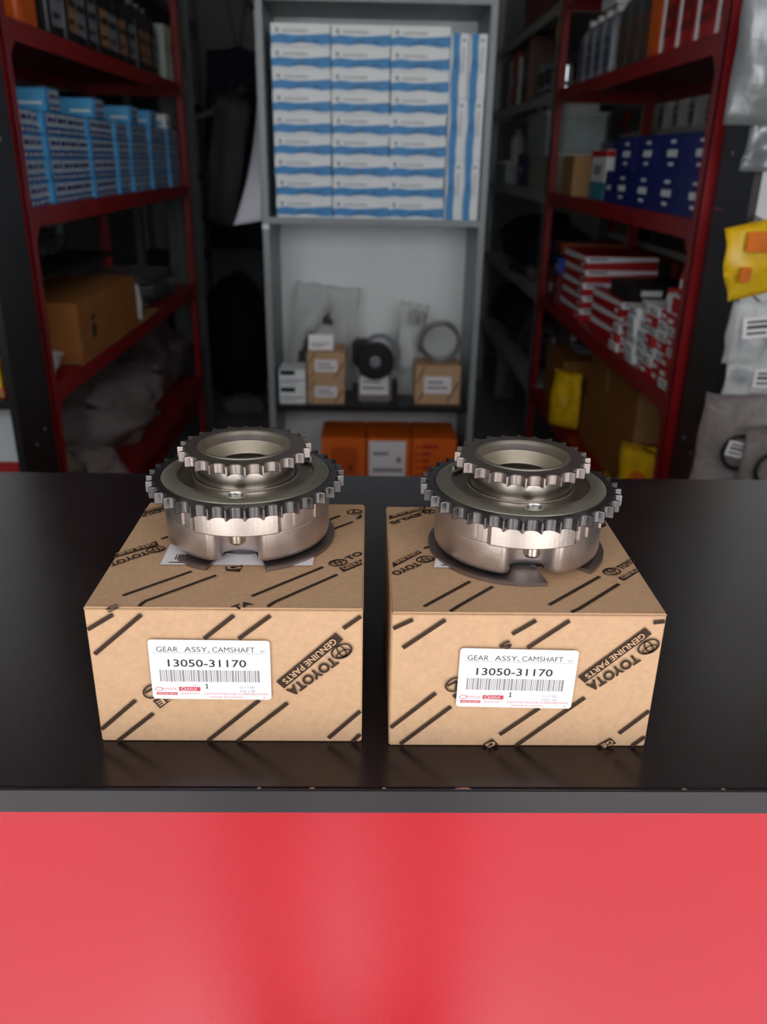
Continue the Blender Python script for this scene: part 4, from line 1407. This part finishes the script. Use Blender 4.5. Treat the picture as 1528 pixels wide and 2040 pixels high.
for k, (yy, z, s) in enumerate(((4.30, SH[2], .17), (4.75, SH[2], .2), (5.25, SH[2], .18), (4.35, SH[3], .2), (4.9, SH[3], .22), (5.4, SH[3], .2))):
    m = (M_NAVYCLOTH, M_BLACKCLOTH, M_NAVYCLOTH, mat('dusky_film', '554848', .3), mat('dark_film', '3a3a3c', .3), M_NAVYCLOTH)[k]
    hp = heap('dark_sack', ['navy sack on the grey rack beside the red post', 'black sack between two navy sacks', 'navy sack at the cabinet end of the grey rack',
                            'dusky plastic sack low on the grey rack beside the red post', 'dark grey plastic sack low on the grey rack', 'navy sack low at the cabinet end of the grey rack'][k], .17, .2, s * 1.5, m, 70 + k, group=None)
    hp.location = (.98, yy, z)
tag(MB().tube([(.80, 4.75, SH[2] + .02), (.90, 4.05, SH[2] + .035)], .026, 12).build('filter_tube', mat('dark_green_plastic', '3c4a48', .4)), 'dark green round tube poking out on the grey rack', 'tube')
hp = pack('parts_box', 'flat orange box on the grey rack behind the red post', .30, .2, .05, mat('dull_orange_card', '9a4a26', .6))
hp.location = (1.05, 4.12, SH[2] + .16)
for k, yy in enumerate((4.05, 4.3)):
    hp = heap('wrapped_part', ['pale wrapped part by the red post', 'grey wrapped part behind the red post'][k], .06, .08, .1, M_FILMPINK, 80 + k)
    hp.location = (.86, yy, SH[2])
pl = bag('plastic_bag', 'pale clear bag low on the grey rack near the floor', .12, .30, .06, M_FILMGREY, 84, n=10)
pl.location = (.84, 4.95, .10)
# dark maroon cases at the very top
G = 'dark red boxes on the top shelf of the grey rack'
mr = Stock(pack('upright_case', 'dark red upright box in a row on the top shelf of the grey rack', .095, .2, .28, M_MAROON, [('f', 'print', M_REDCARD, (.3, .1, .7, .9)), ('f', 'edge_line', M_GREYP, (.0, .0, .06, 1))], group=G))
for k in range(9):
    mr.put((.90, 4.05 + k * .105, 2.05), FACE_R, group=G, label='%s dark red upright box from the red rack, topmost shelf' % NTH[k])
# back rack goods
G = 'pale bottles on the back rack'
wb_ = Stock(bottle('white bottle on the rack seen behind the dark blue boxes', M_WHITEP, M_WHITEP, M_GREYP, .07, .06, .16, group=G, handle=False))
for k in range(9):
    wb_.put((1.33, 2.75 + k * .19, 1.57), FACE_R, group=G, label='%s white bottle on the back rack behind the dark blue boxes' % NTH[k])
G = 'dark boxes on the back rack'
db = Stock(pack('parts_box', 'dark box on the lower shelf of the back rack', .18, .2, .26, M_DKGREYP, [('f', 'print', M_BROWNP, (.2, .4, .8, .6))], group=G))
for k in range(9):
    db.put((1.40, 2.45 + k * .23, 1.10), FACE_R, group=G, label='%s dark box on the lower shelf of the back rack' % NTH[k])
for k in range(4):
    hp = heap('wrapped_part', '%s pale wrapped part behind the red and white boxes' % NTH[k], .06, .08, .08, M_FILMGREY, 90 + k, group='wrapped parts at the back of the rack')
    hp.location = (1.13, 2.6 + k * .26, SH[2])

# ------------------------------------------------------------------ display units at the rack ends
def display_unit(label, sgn, xin, yf, yb, shelves, wd=.62):
    t = thing('display_unit', label, 'shelf', (xin + sgn * wd / 2, (yf + yb) / 2, 0))
    h = wd / 2
    hd_ = (yb - yf) / 2
    for s in (-1, 1):
        MB().box(s * h - .009, s * h + .009, -hd_, hd_, 0, 2.45, .001).build('side_panel', M_BLACKBOARD, t)
    z, n = .06, 0
    while z < 2.4:
        MB().box(-h + .009, h - .009, hd_ - .012, hd_, z, z + .096, .002).build('slat', M_WHITEBOARD, t)
        z += .1
    MB().box(-h + .009, h - .009, hd_ - .004, hd_ + .001, .06, 2.44).build('back_panel', M_WHITEBOARD, t)
    for z in shelves:
        MB().box(-h + .009, h - .009, -hd_ + .004, hd_ - .012, z - .018, z, .001).build('shelf', M_BLACKBOARD, t)
    # cam-bolt caps on the aisle side
    for zz_, yy in ((.80, .04), (.78, -.02), (1.46, .03)):
        o = MB().lathe([(0, .0015), (.004, .0015), (.005, 0)], seg=14).build('bolt_cap', M_GREYP, t)
        o.location = (-sgn * (h + .009), yy, zz_)
        o.rotation_euler = (0, -sgn * PI2, 0)
    return t


UL = display_unit('black display unit with white slatted back holding yellow boxes', -1, -.81, 1.86, 2.06, (.907, 2.43, .06))
UR = display_unit('black display unit with white slatted back hung with bagged parts', 1, .81, 1.85, 2.05, (2.43, .06))
G = 'yellow boxes in a stack on the black display unit'
yx = Stock(pack('yellow_box', 'flat yellow box stacked on the black display unit', .14, .11, .036, M_YELLOWC, [('r', 'red_print', M_REDCARD, (.1, .1, .5, .3)), ('f', 'red_print', M_REDCARD, (.1, .15, .5, .45))], group=G))
for k in range(6):
    yx.put((-.915, 1.955, .907 + .022 + k * .0365), 0, group=G, label='%s flat yellow box from the bottom on the black display unit' % NTH[k])
p = pack('parts_box', 'flat red and tan box under the yellow boxes', .15, .115, .022, M_REDCARD, [('f', 'tan_end', M_TAN, (.7, .1, .99, .9))])
p.location = (-.915, 1.955, .907)
sg = pack('printed_card', 'white card with red lettering standing in the black display unit', .2, .006, .34, M_WHITE, [('f', 'red_print', M_REDCARD, (.15, .10, .95, .20)), ('f', 'red_print', M_REDCARD, (.3, .04, .9, .08))], cat='card')
sg.location = (-.93, 1.99, .65)
tag(MB().box(-1.1, -.83, 1.90, 2.0, .06, .65, .002).build('stack_box', M_WHITEBOARD), 'plain white box under the red lettered card', 'box')


def hang(label, w, h, th, m, seed, px, py, y, name='parts_bag', tie=False, n=12, extra=None, flop=.1, rz=0.0):
    """bag hung from the slats: (px, py) is the photo position of its top middle"""
    p = on_y(px, py, y)
    t = bag(name, label, w, h, th, m, seed, n=n, flop=flop, tie=tie)
    t.location = (p.x, p.y, p.z - h)
    t.rotation_euler = (0, 0, rz)
    hk = MB().tube([(0, .0, h - .004), (0, .05, h + .006), (0, max(.06, 2.03 - y), h + .012)], .0025, 8)
    hk.build('hook', M_CHROME, t)
    return t


def stick(t, w, h, z, yo, ang=0.0, x=0.0):
    f = Face((x, yo, z), (math.cos(ang), 0, math.sin(ang)), (-math.sin(ang), 0, math.cos(ang)), .0006)
    s = MB().rect(f, -w / 2, -h / 2, w / 2, h / 2).build('label_sticker', M_STICK, t)
    MB().rect(f, -w * .4, -h * .05, w * .3, h * .12, 2).rect(f, -w * .4, -h * .32, w * .1, -h * .2, 2).rect(f, -w * .4, h * .22, w * .35, h * .34, 2).build('label_print', M_DKGREYP, s)


hang('large silver foil bag hung high on the black display unit', .15, .27, .06, M_SILVER, 100, 1572, -70, 1.80, 'foil_bag', flop=0)
hang('small silver foil bag hung below the large foil bag', .10, .12, .05, M_SILVER, 101, 1548, 212, 1.82, 'foil_bag')
t = hang('yellow and orange printed bag hung on the slatted back', .12, .15, .03, M_YELLOW, 102, 1530, 440, 1.80, 'printed_bag', flop=0, rz=.12)
t.children[0].rotation_euler = (0, math.radians(-12), 0)
MB().box(-.05, .03, -.024, -.021, .09, .13, .001).box(-.055, -.03, -.026, -.022, .03, .06, .001).build('orange_print', M_AMBER, t)
stick(t, .04, .05, .08, -.03, x=.03)
t = hang('orange printed bag behind the yellow bag on the slatted back', .10, .10, .02, M_AMBER, 103, 1528, 448, 1.835, 'printed_bag')
t = hang('clear bag with a tilted white label hung below the yellow bag', .125, .135, .04, M_FILM, 104, 1517, 600, 1.80)
stick(t, .085, .045, .085, -.028, .10)
MB().torus((0, .0, .035), .03, .006, 'y', 24, 8).build('seal_ring', M_GREYP, t)
t = hang('clear bag with a white label and fittings, lowest but one on the slats', .14, .11, .04, M_FILM, 105, 1517, 690, 1.80)
stick(t, .075, .04, .045, -.028, 0, .02)
MB().box(-.05, -.02, -.008, .008, .03, .06, .004).build('fitting', M_GREYP, t)
t = hang('grey bag with a black ring seal and tilted label, low on the slats', .22, .30, .05, M_FILMPINK, 106, 1500, 785, 1.79, flop=0)
stick(t, .058, .035, .185, -.05, -.22, -.03)
MB().torus((-.022, -.036, .175), .038, .005, 'y', 36, 8).build('ring_seal', M_RUBBER, t)
t = hang('grey bag with a second black ring seal, nearest the counter', .16, .26, .04, M_FILMPINK, 107, 1560, 850, 1.73, flop=0)
MB().torus((-.02, -.03, .17), .036, .005, 'y', 36, 8).build('ring_seal', M_RUBBER, t)

# ------------------------------------------------------------------ the photographer, mirrored softly in the red front panel
def person(label, ox, oy):
    J = {'pel': (0, -.02, .93, .15, .11), 'wai': (0, -.03, 1.10, .14, .10), 'che': (0, -.02, 1.32, .17, .11), 'nec': (0, .02, 1.50, .055, .055),
         'hea': (0, .06, 1.60, .085, .095), 'top': (0, .06, 1.70, .075, .085)}
    E = [('pel', 'wai'), ('wai', 'che'), ('che', 'nec'), ('nec', 'hea'), ('hea', 'top')]
    for s, d in ((-1, 'l'), (1, 'r')):
        J.update({'sho' + d: (s * .19, -.02, 1.41, .06, .06), 'elb' + d: (s * .25, .16, 1.20, .045, .045), 'wri' + d: (s * .10, .40, 1.35, .028, .024),
                  'pal' + d: (s * .075, .445, 1.385, .034, .016), 'hip' + d: (s * .10, -.02, .86, .095, .10), 'kne' + d: (s * .145, .0, .50, .065, .07),
                  'ank' + d: (s * .165, -.03, .10, .045, .05), 'foo' + d: (s * .17, .06, .045, .045, .04), 'toe' + d: (s * .175, .16, .035, .04, .03)})
        E += [('che', 'sho' + d), ('sho' + d, 'elb' + d), ('elb' + d, 'wri' + d), ('wri' + d, 'pal' + d), ('pel', 'hip' + d), ('hip' + d, 'kne' + d),
              ('kne' + d, 'ank' + d), ('ank' + d, 'foo' + d), ('foo' + d, 'toe' + d)]
        for k in range(5):
            z = 1.435 - .022 * k if k else 1.42
            J['fa%d%s' % (k, d)] = (s * (.062 if k else .05), .452, z - .01, .009, .009)
            J['fb%d%s' % (k, d)] = (s * (.040 if k else .035), .470 if k else .44, z, .008, .008)
            E += [('pal' + d, 'fa%d%s' % (k, d)), ('fa%d%s' % (k, d), 'fb%d%s' % (k, d))]
    names = list(J)
    me = bpy.data.meshes.new('person')
    me.from_pydata([J[n][:3] for n in names], [(names.index(a), names.index(b)) for a, b in E], [])
    ob = bpy.data.objects.new('person', me)
    COL.objects.link(ob)
    ob.modifiers.new('skin', 'SKIN').use_smooth_shade = True
    sub = ob.modifiers.new('sub', 'SUBSURF')
    sub.levels = sub.render_levels = 2
    for i, n in enumerate(names):
        me.skin_vertices[0].data[i].radius = J[n][3:5]
        me.skin_vertices[0].data[i].use_root = (n == 'pel')
    dg = bpy.context.evaluated_depsgraph_get()
    m2 = bpy.data.meshes.new_from_object(ob.evaluated_get(dg))
    bpy.data.objects.remove(ob)
    bpy.data.meshes.remove(me)
    m2.name = 'person'
    m2.materials.clear()
    for m in (M_TROUSER, M_SHIRT, M_SKIN, M_BLACKP):
        m2.materials.append(m)
    for p in m2.polygons:
        c = p.center
        p.material_index = 2 if (c.z > 1.5 or c.y > .37) else 1 if c.z > .95 else 0 if c.z > .085 else 3
        p.use_smooth = True
    o = bpy.data.objects.new('person', m2)
    COL.objects.link(o)
    o.location = (ox, oy, 0)
    tag(o, label, 'person')
    hair = MB()
    bm = bmesh.new()
    bmesh.ops.create_icosphere(bm, subdivisions=3, radius=1)
    for v in bm.verts:
        v.co = (v.co.x * .092, .045 + v.co.y * .105, 1.665 + max(-.35, v.co.z) * .095)
    hair.bm(bm, True).build('hair', M_BLACKCLOTH, o)
    return o


person('person in dark clothes standing before the counter with a raised phone', -.045, -.50)
ph = pack('phone', 'black phone held up by the person before the counter', .075, .008, .155, M_BLACKP, [('f', 'screen', mat('dark_screen', '0a0a0c', .1), (.04, .03, .96, .97))], cat='phone')
ph.location = (0, -.022, 1.32)
